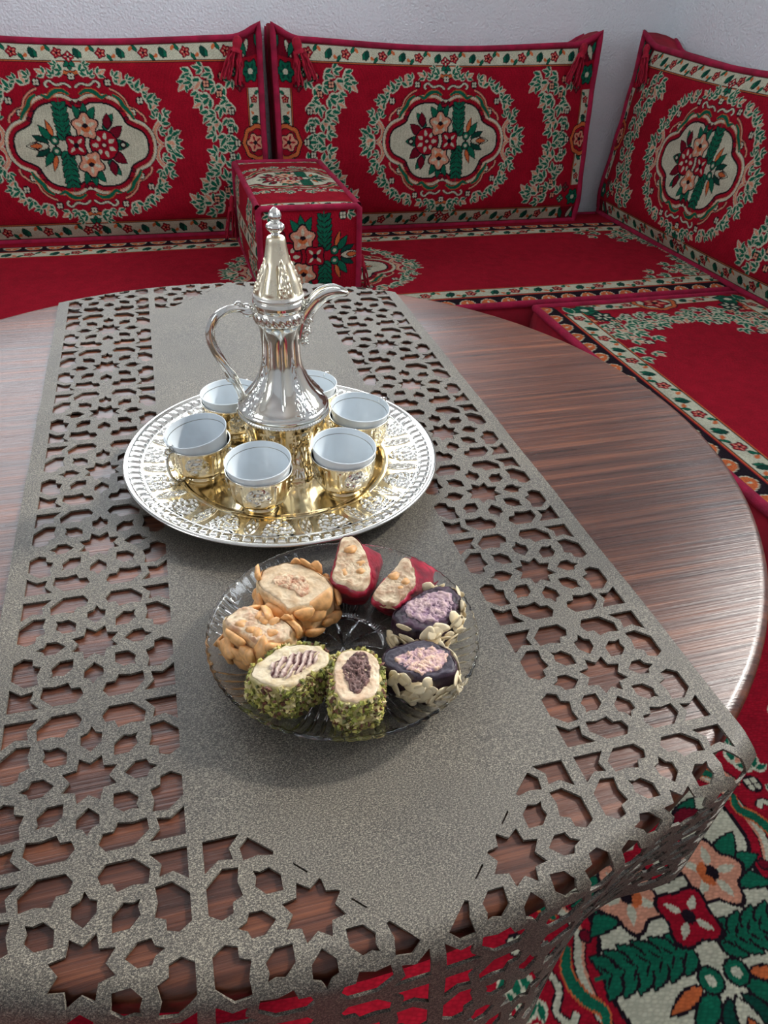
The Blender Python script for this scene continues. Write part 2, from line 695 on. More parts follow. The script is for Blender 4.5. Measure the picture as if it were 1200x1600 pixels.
        s.leaf(.072, 0, 0, .048, .0080, CREAM, BLACK)
        s.leaf(.086, 0, 0, .026, .0045, ORANGE, BLACK)
        for sy in (-1, 1):
            s.disc(.058, sy * .011, .0105, BLACK)
            s.disc(.058, sy * .011, .0085, GREEN)
            s.disc(.058, sy * .011, .004, CREAM)
            for a in (1.1, 1.65, 2.2):
                s.leaf(-.012, sy * .042, sy * a, .044, .0085, GREEN, BLACK)
            s.leaf(-.05, sy * .03, sy * 2.2, .042, .008, GREEN, BLACK)
            s.leaf(-.06, sy * .015, sy * 2.5, .038, .010, WINE, BLACK)
            s.leaf(-.058, sy * .034, sy * 1.7, .030, .008, WINE, BLACK)
        s.leaf(-.06, 0, PI, .042, .010, GREEN, BLACK)
        s.disc(-.088, 0, .008, BLACK)
        s.disc(-.088, 0, .004, CREAM)
        s.disc(-.046, 0, .033, BLACK)
        s.disc(-.046, 0, .030, RED)
        for k in range(7):
            a = k * 2 * PI / 7
            s.leaf(-.046 + .011 * math.cos(a), .011 * math.sin(a), a, .016, .0045, CREAM)
        s.disc(-.046, 0, .008, WINE)
        s.disc(-.046, 0, .004, CREAM)
        for sy in (-1, 1):
            s.flower(-.012, sy * .038, .028, PINK, CREAM, 5, BLACK, sy * PI / 2)
            s.leaf(-.012, sy * .028, sy * PI / 2 - .8, .014, .004, ORANGE)
            s.leaf(-.012, sy * .028, sy * PI / 2 + .8, .014, .004, ORANGE)
        s.flower(.014, 0, .024, RED, CREAM, 4, BLACK, PI / 4)

    def medallion(s, wreath=True, cart=True):
        q = [(.166, 0), (.163, .018), (.152, .032), (.132, .041), (.116, .051), (.106, .072), (.088, .090), (.062, .0975), (.036, .0975), (.022, .091), (.012, .086)]
        out = q + [(-x, y) for x, y in q[::-1] if x > 0][:-1] + [(-.166, 0)] + [(-x, -y) for x, y in q[1:]] + [(x, -y) for x, y in q[::-1][:-1]]
        out = smooth_curve(out, 150, True)
        Tn = np.roll(out, -1, 0) - np.roll(out, 1, 0)
        Nn = np.stack([Tn[:, 1], -Tn[:, 0]], 1)
        Nn /= np.linalg.norm(Nn, axis=1)[:, None]
        if wreath:
            s.wreath()
        if cart:
            for d, c in ((.0245, BLACK), (.0228, CREAM), (.0165, PINK), (.0140, BLACK), (.0128, RED), (.0042, BLACK), (0, CREAM)):
                s.poly(out + Nn * d, c)
            for sx in (-1, 1):
                for sy in (-1, 1):
                    for (x, y) in ((.120, .062), (.110, .083), (.008, .099)):
                        s.disc(sx * x, sy * y, .0062, BLACK)
                        s.disc(sx * x, sy * y, .0045, WINE)
                    # green scroll laid on the cream ring
                    P = smooth_curve([(.012, .118), (.03, .128), (.05, .124), (.065, .112), (.08, .118)], 16)
                    s.stroke(P * [sx, sy], .014, ORANGE, True)
                    s.stroke(P * [sx, sy], .010, GREEN, True)
                    P = smooth_curve([(.092, .118), (.108, .108), (.118, .09), (.132, .075), (.14, .06)], 16)
                    s.stroke(P * [sx, sy], .014, ORANGE, True)
                    s.stroke(P * [sx, sy], .010, GREEN, True)
        keep = s.tf
        s.tf = (keep[0], keep[1], keep[2] * 1.16, keep[3], keep[4])
        s.bouquet()
        s.tf = keep

    def wreath(s):
        for sx in (-1, 1):
            for sy in (-1, 1):
                def A(a):
                    v = math.atan2(sy * math.sin(a), sx * math.cos(a))
                    return v
                P = smooth_curve([(.004, .134), (.02, .144), (.04, .140), (.055, .150), (.066, .142), (.060, .134)], 22)
                s.stroke(P * [sx, sy], .0085, BLACK)
                s.stroke(P * [sx, sy], .005, CREAM)
                P = smooth_curve([(.088, .132), (.105, .124), (.122, .108), (.13, .09), (.148, .082), (.166, .066), (.168, .054)], 22)
                s.stroke(P * [sx, sy], .008, BLACK)
                s.stroke(P * [sx, sy], .0045, PINK)
                P = smooth_curve([(.205, .0), (.192, .012), (.188, .03), (.196, .046), (.21, .06)], 18)
                s.stroke(P * [sx, sy], .011, CREAM)
                s.stroke(P * [sx, sy], .007, PINK)
                for x, y, a, k, pk in ((.018, .170, .35, 1.0, 0), (.042, .160, .9, .8, 0), (.112, .140, 1.25, 1.1, 1), (.148, .128, .95, 1.1, 0), (.172, .104, .55, 1.15, 0),
                                       (.186, .080, .9, .9, 1), (.205, .050, .75, 1.15, 0), (.196, .062, 2.0, .8, 0), (.225, .018, .45, 1.2, 0), (.212, .006, -.15, 1.2, 1), (.236, .008, .1, .8, 0), (.20, .030, .2, .8, 0),
                                       (.062, .164, .5, .9, 1), (.100, .158, .7, .8, 0), (.132, .150, .4, .8, 0), (.165, .128, .2, .8, 1), (.192, .104, .1, .8, 0), (.214, .072, .3, .8, 0), (.03, .186, .2, .7, 0)):
                    s.leafy(sx * x, sy * y, A(a), k, pk)
                for x, y in ((.086, .146), (.138, .076), (.160, .104)):
                    s.dots(sx * x, sy * y, 1.0)
        s.dots(0, .160)
        s.dots(0, -.160)

    def corner(s, sx, sy, W2, H2, dens=1):
        """leaf spray filling a corner; W2,H2 half sizes of the field"""
        L = [(.150, .028, 2.7, 1.1, 0), (.125, .045, 2.3, 1.1, 1), (.095, .030, 2.9, 1.0, 0), (.135, .072, 2.0, 1.0, 0), (.105, .085, 2.5, 1.2, 0), (.070, .060, 2.2, 1.0, 1),
             (.110, .118, 2.2, 1.1, 0), (.078, .105, 1.8, 1.0, 0), (.060, .090, 2.6, .9, 0), (.085, .145, 2.5, 1.1, 1), (.062, .135, 1.6, 1.0, 0), (.098, .172, 2.8, 1.0, 0),
             (.070, .178, 2.2, 1.1, 0), (.060, .205, 2.8, 1.0, 1), (.090, .212, 3.0, 1.1, 0), (.045, .045, 2.3, .9, 0),
             (.165, .050, 2.4, 1.0, 1), (.148, .050, 3.0, .9, 0), (.120, .020, 3.3, .9, 0), (.090, .058, 2.9, 1.0, 0), (.128, .098, 2.7, .9, 1), (.095, .128, 3.0, .9, 0), (.045, .150, 2.2, .9, 0), (.080, .192, 1.9, .9, 0), (.046, .105, 2.4, .9, 1), (.050, .180, 2.4, .9, 0), (.105, .150, 2.3, .8, 1)]
        L = [(dx, dy, a, k * 1.12, pk) for dx, dy, a, k, pk in L]
        for dx, dy, a, k, pk in L:
            if dy > H2 - .012:
                continue
            v = math.atan2(-math.sin(a) * sy, math.cos(a) * sx)
            s.leafy(sx * (W2 - dx), sy * (H2 - dy), v, k, pk)
        for dx, dy in ((.072, .038), (.082, .078), (.052, .12), (.058, .165), (.115, .055)):
            if dy < H2:
                s.dots(sx * (W2 - dx), sy * (H2 - dy), 1.0, CREAM if dy > .1 else PINK)

    def border_h(s, x0, x1, ya, yb, pitch=.052):
        """floral strip along x between ya and yb (outer->inner order free)"""
        y0, y1 = min(ya, yb), max(ya, yb)
        h = y1 - y0
        s.rect(x0, x1, y0 - .005, y1 + .005, BLACK)
        s.rect(x0, x1, y0 - .0035, y1 + .0035, ORANGE)
        s.rect(x0, x1, y0 - .001, y1 + .001, BLACK)
        s.rect(x0, x1, y0 + .001, y1 - .001, CREAM)
        n = max(1, int((x1 - x0) / pitch))
        ym = (y0 + y1) / 2
        for k in range(n):
            x = x0 + (k + .5) * (x1 - x0) / n
            p = (x1 - x0) / n
            if k % 2 == 0:
                s.flower(x, ym, h * .34, RED, PINK, 5)
                s.leaf(x + h * .4, ym + h * .1, .9, h * .5, h * .1, GREEN, BLACK, .0015)
                s.leaf(x - h * .4, ym - h * .1, .9 + PI, h * .5, h * .1, GREEN, BLACK, .0015)
            else:
                s.leaf(x - p * .1, ym - h * .3, 1.0, h * .75, h * .16, GREEN, BLACK, .0015)
                s.leaf(x + p * .22, ym + h * .3, -1.9, h * .7, h * .15, DKGREEN, BLACK, .0015)
                s.leaf(x - p * .32, ym + h * .1, 2.2, h * .42, h * .12, ORANGE, None)
                s.leaf(x + p * .30, ym - h * .1, -.6, h * .40, h * .12, ORANGE, None)

    def border_v(s, y0, y1, xa, xb, pitch=.052):
        x0, y, sc, rot, fl = s.tf
        s.tf = (x0, y, sc, rot + PI / 2, fl)
        s.border_h(y0, y1, -xa, -xb, pitch)
        s.tf = (x0, y, sc, rot, fl)

    def lobe(s, x, y, sy):
        """stepped half flower that breaks the border toward the field"""
        for r, c in ((.042, BLACK), (.039, ORANGE), (.029, BLACK), (.0265, CREAM)):
            a = np.linspace(0, PI, 26)
            f = r * (.9 + .1 * np.abs(np.cos(3 * a)))
            P = np.stack([x + f * np.cos(a) * 1.05, y + sy * f * np.sin(a) * .82], 1)
            s.poly(P, c)
        s.leaf(x, y, sy * PI / 2, .020, .006, GREEN, BLACK)
        s.leaf(x, y, sy * .7, .018, .005, GREEN, BLACK)
        s.leaf(x, y, sy * 2.4, .018, .005, GREEN, BLACK)
        s.flower(x, y - sy * .012, .013, RED, CREAM, 4)


def cushion_canvas(xs, ys, W2, H2):
    cv = Canvas(xs, ys)
    cv.frame()
    for sx in (-1, 1):
        for sy in (-1, 1):
            cv.corner(sx, sy, W2 - .035, H2 - .045)
    # side strips
    for sx in (-1, 1):
        cv.rect(min(sx * (W2 - .055), sx * W2), max(sx * (W2 - .055), sx * W2), -H2, H2, RED)
        cv.border_v(-H2 + .11, H2 - .11, sx * (W2 - .008), sx * (W2 - .036))
        for sy in (-1, 1):
            cv.flower(sx * (W2 - .028), sy * (H2 - .075), .024, GREEN, DKGREEN, 6)
            cv.disc(sx * (W2 - .028), sy * (H2 - .075), .007, CREAM)
            cv.flower(sx * (W2 - .060), sy * (H2 - .105), .013, WINE, GREEN, 4)
            cv.flower(sx * (W2 - .075), sy * (H2 - .072), .012, GREEN, CREAM, 4)
        # side half medallion
        for r, c in ((.050, BLACK), (.047, ORANGE), (.037, BLACK), (.0345, RED)):
            a = np.linspace(0, 2 * PI, 40)
            f = r * (.9 + .1 * np.abs(np.cos(4 * a)))
            cv.poly(np.stack([sx * (W2 - .018) + f * np.cos(a) * .95, f * np.sin(a)], 1), c)
        cv.flower(sx * (W2 - .026), 0, .024, PINK, RED, 5)
        cv.leafy(sx * (W2 - .075), .0, PI if sx > 0 else 0, 1.2)
        cv.dots(sx * (W2 - .076), 0)
    for sy in (-1, 1):
        cv.border_h(-W2 + .065, W2 - .065, sy * (H2 - .008), sy * (H2 - .046))
        cv.lobe(0, sy * (H2 - .048), -sy)
        for sx in (-1, 1):
            x0, x1 = sorted((sx * (W2 - .065), sx * W2))
            cv.rect(x0, x1, min(sy * (H2 - .045), sy * H2), max(sy * (H2 - .045), sy * H2), WINE)
            for k in range(3):
                cv.leaf(sx * (W2 - .012 - .02 * k), sy * (H2 - .01), sy * -1.2 if k % 2 else sy * -2.0, .036, .006, (GREEN, CREAM, GREEN)[k], BLACK)
    cv.frame(0, 0)
    cv.medallion()
    return cv


# ------------------------------------------------------------------ tassels and piping
def tassel_mesh(name, ln=.075, n=22, spread=.020, seed=1):
    r = np.random.default_rng(seed)
    parts = []
    # head
    prof = [(0.0005, .0), (.006, -.002), (.0085, -.008), (.008, -.015), (.0065, -.018), (.0085, -.021), (.010, -.026)]
    th = np.linspace(0, 2 * PI, 12, endpoint=False)
    V_ = np.array([(a * math.cos(t), a * math.sin(t), z) for a, z in prof for t in th])
    parts.append((V_, grid_faces(len(prof), 12, True)))
    for k in range(n):
        a = r.uniform(0, 2 * PI)
        q = math.sqrt(r.uniform(0, 1))
        l = ln * r.uniform(.85, 1.05)
        t = np.linspace(0, 1, 7)[:, None]
        x = q * (.007 + (spread - .007) * t ** .7) * math.cos(a) + r.normal(0, .0012, (7, 1))
        y = q * (.007 + (spread * .6 - .007) * t ** .7) * math.sin(a) + r.normal(0, .0012, (7, 1))
        z = -.020 - (l - .020) * t
        v, f = tube_vf(np.concatenate([x, y, z], 1), .0017, 5)
        f = f[f[:, 2] != f[:, 3]]
        parts.append((v, f))
    V_, F_ = join_vf(parts)
    return mesh_np(name, V_, F_)


TASSEL = tassel_mesh('tassel')


# ------------------------------------------------------------------ back cushions
CW2, CH2, CT = .485, .2425, .105


def cushion_surface(U, Vv):
    """front face of the upright cushion, local x right, y front(-), z up from the base"""
    au = np.abs(U)
    ear = .030 * np.clip((au - .84) / .16, 0, 1) ** 2 * np.clip((Vv + .2) / 1.2, 0, 1) ** 5
    sag = -.010 * np.clip(Vv, 0, 1) ** 3 * np.cos(U * 2.6)
    x = U * CW2 * (1 - .006 * np.cos(Vv * PI / 2))
    z = CH2 + Vv * CH2 + ear + sag
    bul = .034 * (1 - au ** 5) * (1 - np.abs(Vv) ** 5) - .016 * smoothstep((-Vv - .72) / .28)
    wr = .0018 * np.sin(U * 9 + Vv * 3) * (1 - au ** 4) + .0012 * np.sin(Vv * 13 + U * 4)
    y = -CT / 2 - bul - wr * (1 - np.abs(Vv) ** 6) - .012 * ear / .03
    return np.stack([x, y, z], -1)


def make_cushion():
    nx, ny = 500, 244
    u = np.linspace(-1, 1, nx)
    v = np.linspace(-1, 1, ny)
    cv = cushion_canvas(u * CW2, v * CH2, CW2, CH2)
    U, Vv = np.meshgrid(u, v)
    S = cushion_surface(U, Vv)
    root = empty('back_cushion')
    obj('cover', mesh_np('cover', S, grid_faces(ny, nx), col=cv.c), M['weave'], root)
    # perimeter
    n1, n2 = 60, 30
    a = np.linspace(-1, 1, n1)
    b = np.linspace(-1, 1, n2)
    per = np.concatenate([np.stack([a, -np.ones(n1)], 1)[:-1], np.stack([np.ones(n2), b], 1)[:-1], np.stack([a[::-1], np.ones(n1)], 1)[:-1], np.stack([-np.ones(n2), b[::-1]], 1)[:-1]])
    fp = cushion_surface(per[:, 0], per[:, 1])
    bp = fp.copy()
    bp[:, 1] = CT / 2
    bp[:, 2] = CH2 + (bp[:, 2] - CH2) * .985
    mid1 = fp * .65 + bp * .35
    mid2 = fp * .3 + bp * .7
    out = np.stack([per[:, 0] * .006, np.zeros(len(per)), per[:, 1] * .006], 1)
    G = np.stack([fp, mid1 + out, mid2 + out, bp], 0)
    n = len(per)
    obj('gusset', mesh_np('gusset', G, grid_faces(4, n, True)[:, ::-1]), M['redcloth'], root)
    ub, vb = np.meshgrid(np.linspace(-1, 1, 20), np.linspace(-1, 1, 10))
    B = cushion_surface(ub, vb)
    B[..., 1] = CT / 2 + .012 * (1 - ub ** 4) * (1 - vb ** 4)
    B[..., 2] = CH2 + (B[..., 2] - CH2) * .985
    obj('back_panel', mesh_np('back_panel', B, grid_faces(10, 20)[:, ::-1]), M['redcloth'], root)
    v_, f_ = tube_vf(fp, .0085, 8, True)
    obj('piping', mesh_np('piping', v_, f_), M['crimson'], root)
    v_, f_ = tube_vf(bp, .0085, 8, True)
    obj('piping', mesh_np('piping_rear', v_, f_), M['crimson'], root)
    for sx in (-1, 1):
        p = cushion_surface(np.array(sx * .885), np.array(.99))
        o = obj('tassel', TASSEL, M['tassel'], root)
        o.location = (p[0], p[1] - .026, p[2] + .004)
        o.rotation_euler = (.10, sx * .25, sx * .3)
        o.scale = (1.55, 1.1, 1.5)
    return root


cu = make_cushion()
cu.location = (.785, 1.625 + CT / 2, .14)
cu.rotation_euler = (-math.radians(6.5), 0, 0)
G_ = 'red carpet back cushions along the walls'
tag(cu, 'red carpet back cushion with cream medallion, between the armrest and the room corner', 'cushion', G_)
c2 = copy_tree(cu)
c2.location = (-.222, 1.628 + CT / 2, .14)
c2.scale = (-1, 1, 1)
tag(c2, 'red carpet back cushion with cream medallion, on the coffee pot handle side of the armrest', 'cushion', G_)
c3 = copy_tree(cu)
c3.location = (1.388 + CT / 2, 1.235, .14)
c3.rotation_euler = (-math.radians(7.5), 0, -PI / 2)
tag(c3, 'red carpet back cushion leaning on the adjoining side wall, turned to face the table', 'cushion', G_)

# ------------------------------------------------------------------ floor mattresses
ML2, MD, MH = 1.215, .750, .14


def mattress_canvas(xs, ys):
    cv = Canvas(xs, ys)
    fd = .62                       # woven field depth, the rest runs under the cushions
    cv.frame(0, fd / 2)
    H2 = fd / 2
    for sx in (-1, 1):
        for sy in (-1, 1):
            cv.corner(sx, sy, ML2 - .05, H2 - .075)
        for y0 in (-.12, .0, .12):
            cv.leafy(sx * (ML2 - .13), y0, PI if sx > 0 else 0, 1.2)
        # denser spray further in from the ends
        for dx, dy, a, k, pk in ((.20, .03, 2.8, 1.4, 0), (.24, .06, 2.4, 1.3, 1), (.20, .09, 2.6, 1.4, 0), (.17, .13, 2.2, 1.3, 0), (.23, .12, 2.9, 1.2, 0), (.28, .035, 2.9, 1.3, 0),
                                  (.31, .07, 2.7, 1.1, 1), (.16, .18, 2.9, 1.3, 0), (.33, .03, 3.0, 1.2, 0), (.145, .22, 2.7, 1.2, 1)):
            for sy in (-1, 1):
                cv.leafy(sx * (ML2 - dx), sy * (H2 - .07 - dy), math.atan2(-math.sin(a) * sy, math.cos(a) * sx), k, pk)
        for dx, dy in ((.16, .05), (.19, .16), (.26, .09), (.13, .15)):
            for sy in (-1, 1):
                cv.dots(sx * (ML2 - dx), sy * (H2 - .07 - dy), 1.2)
    for sx in (-1, 1):
        x0, x1 = sorted((sx * (ML2 - .065), sx * ML2))
        cv.rect(x0, x1, -H2, H2, RED)
        cv.border_v(-H2 + .10, H2 - .10, sx * (ML2 - .018), sx * (ML2 - .058))
        for r, c in ((.062, BLACK), (.058, ORANGE), (.048, BLACK), (.045, CREAM)):
            a = np.linspace(0, 2 * PI, 40)
            f = r * (.9 + .1 * np.abs(np.cos(4 * a)))
            cv.poly(np.stack([sx * (ML2 - .035) + f * np.cos(a) * .95, f * np.sin(a)], 1), c)
        cv.flower(sx * (ML2 - .040), 0, .034, RED, PINK, 5)
        for sy in (-1, 1):
            cv.flower(sx * (ML2 - .055), sy * (H2 - .105), .034, GREEN, DKGREEN, 6)
            cv.disc(sx * (ML2 - .055), sy * (H2 - .105), .010, CREAM)
            cv.flower(sx * (ML2 - .10), sy * (H2 - .13), .028, DKGREEN, CREAM, 6)
            cv.flower(sx * (ML2 - .12), sy * (H2 - .085), .020, ORANGE, CREAM, 5)
    for sy in (-1, 1):
        cv.rect(-ML2, ML2, min(sy * H2, sy * (H2 - .038)), max(sy * H2, sy * (H2 - .038)), BLACK)
        n = 44
        for k in range(n):
            x = -ML2 + (k + .5) * 2 * ML2 / n
            for rr, c in ((1.0, CREAM), (.84, ORANGE)):
                a = np.linspace(0, PI, 14)
                cv.poly(np.stack([x + .0225 * rr * np.cos(a), sy * (H2 - .007) - sy * .023 * rr * np.sin(a) - sy * (1 - rr) * .012], 1), c)
            cv.leaf(x, sy * (H2 - .012), -sy * PI / 2, .010, .003, CREAM)
        cv.border_h(-ML2 + .07, ML2 - .07, sy * (H2 - .046), sy * (H2 - .088), .06)
        for sx in (-1, 1):
            cv.leaf(sx * (ML2 - .07), sy * (H2 - .066), 0 if sx > 0 else PI, .05, .012, GREEN, CREAM)
    cv.frame(0, fd / 2, 1.06)
    cv.medallion()
    return cv


def make_mattress():
    root = empty('floor_mattress')
    nx, ny = 900, 280
    xs = np.linspace(-ML2, ML2, nx)
    ys = np.linspace(0, MD, ny)
    cv = mattress_canvas(xs, ys)
    X, Y = np.meshgrid(xs, ys)
    e = np.minimum(np.minimum(X + ML2, ML2 - X), np.minimum(Y, MD - Y))
    Z = MH - .010 * np.exp(-e / .02) + .0015 * np.sin(X * 7) * np.sin(Y * 9)
    obj('cover', mesh_np('cover', np.stack([X, Y, Z], -1), grid_faces(ny, nx), col=cv.c), M['weave'], root)
    per = []
    for (xa, ya), (xb, yb), n in (((-ML2, 0), (ML2, 0), 90), ((ML2, 0), (ML2, MD), 30), ((ML2, MD), (-ML2, MD), 90), ((-ML2, MD), (-ML2, 0), 30)):
        t = np.linspace(0, 1, n, endpoint=False)[:, None]
        per.append(np.array([[xa, ya]]) * (1 - t) + np.array([[xb, yb]]) * t)
    per = np.concatenate(per)
    n = len(per)
    lv = []
    nrm = per - np.array([0, MD / 2])
    for z, o in ((MH - .010, 0), (MH * .7, .005), (MH * .35, .005), (.002, 0)):
        q = np.concatenate([per, np.full((n, 1), z)], 1)
        q[:, 0] += np.sign(per[:, 0]) * o * (np.abs(per[:, 0]) > ML2 - 1e-6)
        q[:, 1] += np.where(per[:, 1] < 1e-6, -o, np.where(per[:, 1] > MD - 1e-6, o, 0))
        lv.append(q)
    obj('side_band', mesh_np('side_band', np.stack(lv, 0), grid_faces(4, n, True)[:, ::-1]), M['redcloth'], root)
    for zz in (MH - .010, .010):
        v_, f_ = tube_vf(np.concatenate([per, np.full((n, 1), zz)], 1), .0095, 8, True)
        obj('piping', mesh_np('piping', v_, f_), M['crimson'], root)
    return root


mt = make_mattress()
mt.location = (.350, .985, .002)
tag(mt, 'red carpet floor mattress along the back wall, carrying the box armrest', 'floor mattress', 'red carpet floor mattresses')
m2 = copy_tree(mt)
m2.location = (.815, -.262, .002)
m2.rotation_euler = (0, 0, -PI / 2)
tag(m2, 'red carpet floor mattress along the side wall under the window', 'floor mattress', 'red carpet floor mattresses')


# ------------------------------------------------------------------ box armrest
def make_armrest():
    root = empty('box_armrest', (.282, 1.105, MH + .001))
    W, D, H = .236, .480, .208

    def face(name, nx, ny, su, sv, fn, paint):
        xs = np.linspace(-su, su, nx)
        ys = np.linspace(-sv, sv, ny)
        cv = Canvas(xs, ys)
        paint(cv)
        U, Vv = np.meshgrid(xs, ys)
        bul = .010 * (1 - (U / su) ** 4) * (1 - (Vv / sv) ** 4)
        return obj(name, mesh_np(name, fn(U, Vv, bul), grid_faces(ny, nx), col=cv.c), M['weave'], root)

    def p_top(cv):
        cv.frame(0, .0, .74)
        cv.medallion(True, True)
        cv.frame()
        cv.border_h(-W / 2 + .01, W / 2 - .01, -D / 2 + .006, -D / 2 + .03, .04)
        cv.border_h(-W / 2 + .01, W / 2 - .01, D / 2 - .03, D / 2 - .006, .04)

    def p_front(cv):
        cv.frame(-.006, -.004, 1.08)
        cv.bouquet()
        cv.frame()
        for sx in (-1, 1):
            cv.dots(sx * (W / 2 - .040), H / 2 - .018, 1.0)
            cv.leafy(sx * (W / 2 - .028), H / 2 - .012, -.4 if sx > 0 else PI + .4, .8)

    def p_side(cv):
        cv.frame(0, 0, 1)
        for sx in (-1, 1):
            for sy in (-1, 1):
                cv.corner(sx, sy, D / 2 + .02, H / 2 + .005)
        cv.border_h(-D / 2 + .01, D / 2 - .01, -.02, .02)
    face('top_panel', 150, 300, W / 2, D / 2, lambda u, v, b: np.stack([u, v + D / 2, H + b], -1), p_top)
    face('front_panel', 160, 140, W / 2, H / 2, lambda u, v, b: np.stack([u, -b, v + H / 2], -1), p_front)
    face('side_panel', 260, 110, D / 2, H / 2, lambda u, v, b: np.stack([-W / 2 - b, D / 2 - u, v + H / 2], -1), p_side)
    face('side_panel', 130, 60, D / 2, H / 2, lambda u, v, b: np.stack([W / 2 + b, D / 2 + u, v + H / 2], -1), p_side)
    face('rear_panel', 60, 60, W / 2, H / 2, lambda u, v, b: np.stack([-u, D + b * .3, v + H / 2], -1), lambda cv: None)
    V_, F_ = box_vf(-W / 2, W / 2, 0, D, 0, .001)
    obj('underside', mesh_np('underside', V_, F_, smooth=False), M['redcloth'], root)

    def loop(P):
        P = np.array(P, float)
        Q = []
        for i in range(len(P)):
            a, b = P[i], P[(i + 1) % len(P)]
            t = np.linspace(.03, .97, 14)[:, None]
            Q.append(a * (1 - t) + b * t)
        v_, f_ = tube_vf(np.concatenate(Q), .0075, 8, True)
        obj('piping', mesh_np('piping', v_, f_), M['crimson'], root)
    w = W / 2
    loop([(-w, 0, .006), (w, 0, .006), (w, 0, H), (-w, 0, H)])
    loop([(-w, D, .006), (w, D, .006), (w, D, H), (-w, D, H)])
    for sx in (-1, 1):
        for z in (H, .006):
            v_, f_ = tube_vf(np.array([(sx * w, .008 + t * (D - .016), z) for t in np.linspace(0, 1, 14)]), .0075, 8)
            f_ = f_[f_[:, 2] != f_[:, 3]]
            obj('piping', mesh_np('piping', v_, f_), M['crimson'], root)
    for sx, y in ((1, .03), (-1, D - .02)):
        o = obj('tassel', TASSEL, M['tassel'], root)
        o.location = (sx * (w + .014), y, H * (.42 if sx > 0 else .62))
        o.rotation_euler = (0, -sx * .1, 0)
        o.scale = (.9, .9, 1.15 if sx > 0 else 1.6)
    tag(root, 'box shaped red carpet armrest with crimson piping and flower bouquet front', 'armrest')
    return root


make_armrest()

# ------------------------------------------------------------------ rug on the floor
RX0, RX1, RY0, RY1 = -1.7, .795, -1.9, .965


def rug():
    fx0, fx1, fy0, fy1 = -.10, .78, -.64, .10
    root = empty('carpet_rug', (0, 0, 0))
    xs = np.arange(fx0, fx1 + 1e-6, .0018)
    ys = np.arange(fy0, fy1 + 1e-6, .0018)
    cv = Canvas(xs, ys)
    cv.frame(.392, -.372, 1.18, -PI / 2)
    cv.medallion()
    for (x, y, a, k, pk) in ((.30, .03, .5, 1.6, 0), (.42, .02, 2.2, 1.6, 1), (.60, -.10, 1.1, 1.6, 0), (.66, -.2, .3, 1.7, 1), (.70, -.05, 2.0, 1.6, 0), (.08, -.34, 2.6, 1.6, 0), (.04, -.45, 3.0, 1.6, 1), (.70, -.42, .2, 1.7, 0),
                             (.69, -.30, -.4, 1.6, 0), (.02, -.56, 2.5, 1.6, 0), (.66, -.56, -.6, 1.6, 1)):
        cv.frame()
        cv.leafy(x, y, a, k, pk)
    X, Y = np.meshgrid(xs, ys)
    Z = .006 + .0008 * np.sin(X * 20) * np.sin(Y * 23)
    obj('medallion_field', mesh_np('medallion_field', np.stack([X, Y, Z], -1), grid_faces(len(ys), len(xs)), col=cv.c), M['weave_rug'], root)
    # the rest of the rug around it
    fx1, fy1 = xs[-1], ys[-1]
    parts = []
    for (a, b, c, d) in ((RX0, fx0, RY0, RY1), (fx1, RX1, RY0, RY1), (fx0, fx1, RY0, fy0), (fx0, fx1, fy1, RY1)):
        nx = max(2, int((b - a) / .012))
        ny = max(2, int((d - c) / .012))
        gx = np.linspace(a, b, nx)
        gy = np.linspace(c, d, ny)
        cv = Canvas(gx, gy)
        for ox in (-.9, -.35, .15, .7):
            for oy in (-1.45, -1.0, .35, .75):
                cv.frame(ox, oy, 1.18, -PI / 2)
                cv.wreath()
        gX, gY = np.meshgrid(gx, gy)
        parts.append((np.stack([gX, gY, np.full_like(gX, .006)], -1).reshape(-1, 3), grid_faces(ny, nx), cv.c.reshape(-1, 3)))
    V_, F_ = join_vf([(p[0], p[1]) for p in parts])
    obj('outer_field', mesh_np('outer_field', V_, F_, col=np.concatenate([p[2] for p in parts])), M['weave_rug'], root)
    P = [(RX0, RY0), (RX1, RY0), (RX1, RY1), (RX0, RY1)]
    Q = []
    for i in range(4):
        a, b = np.array(P[i]), np.array(P[(i + 1) % 4])
        t = np.linspace(0, 1, 40, endpoint=False)[:, None]
        Q.append(a * (1 - t) + b * t)
    Q = np.concatenate(Q)
    v_, f_ = tube_vf(np.concatenate([Q, np.full((len(Q), 1), .0035)], 1), .0035, 6, True)
    obj('edge_binding', mesh_np('edge_binding', v_, f_), M['crimson'], root)
    tag(root, 'red woven rug with cream flower medallion on the floor under the table', 'rug')


rug()

# ------------------------------------------------------------------ round table


def table():
    root = empty('coffee_table', (TCX, TCY, 0))
    th = .030
    prof = [(.0005, ZT), (.10, ZT), (.25, ZT), (.40, ZT), (TR - .010, ZT), (TR - .006, ZT - .0008), (TR - .0025, ZT - .003), (TR - .0005, ZT - .0065), (TR, ZT - .011), (TR, ZT - .022), (TR - .002, ZT - .027), (TR - .006, ZT - th), (.40, ZT - th), (.0005, ZT - th)]
    me = lathe('table_top', prof, 160, flip=True)
    obj('table_top', me, M['wood'], root)
    prof = [(.36, ZT - th), (.36, ZT - th - .06), (.34, ZT - th - .06), (.34, ZT - th), (.36, ZT - th)]
    obj('apron', lathe('apron', prof, 96, flip=True), M['wood'], root)
    leg = [(.0005, ZT - th), (.030, ZT - th), (.030, ZT - th - .06), (.026, ZT - th - .07), (.030, ZT - th - .085), (.024, ZT - .18), (.018, .03), (.020, .02), (.018, .007), (.0005, .007)]
    lm = lathe('leg', leg, 24, flip=True)
    for k in range(4):
        a = PI / 4 + k * PI / 2
        o = obj('leg', lm, M['wood'], root)
        o.location = (.345 * math.cos(a), .345 * math.sin(a), 0)
    tag(root, 'round dark stained wooden coffee table with glossy streaked top', 'table')


table()

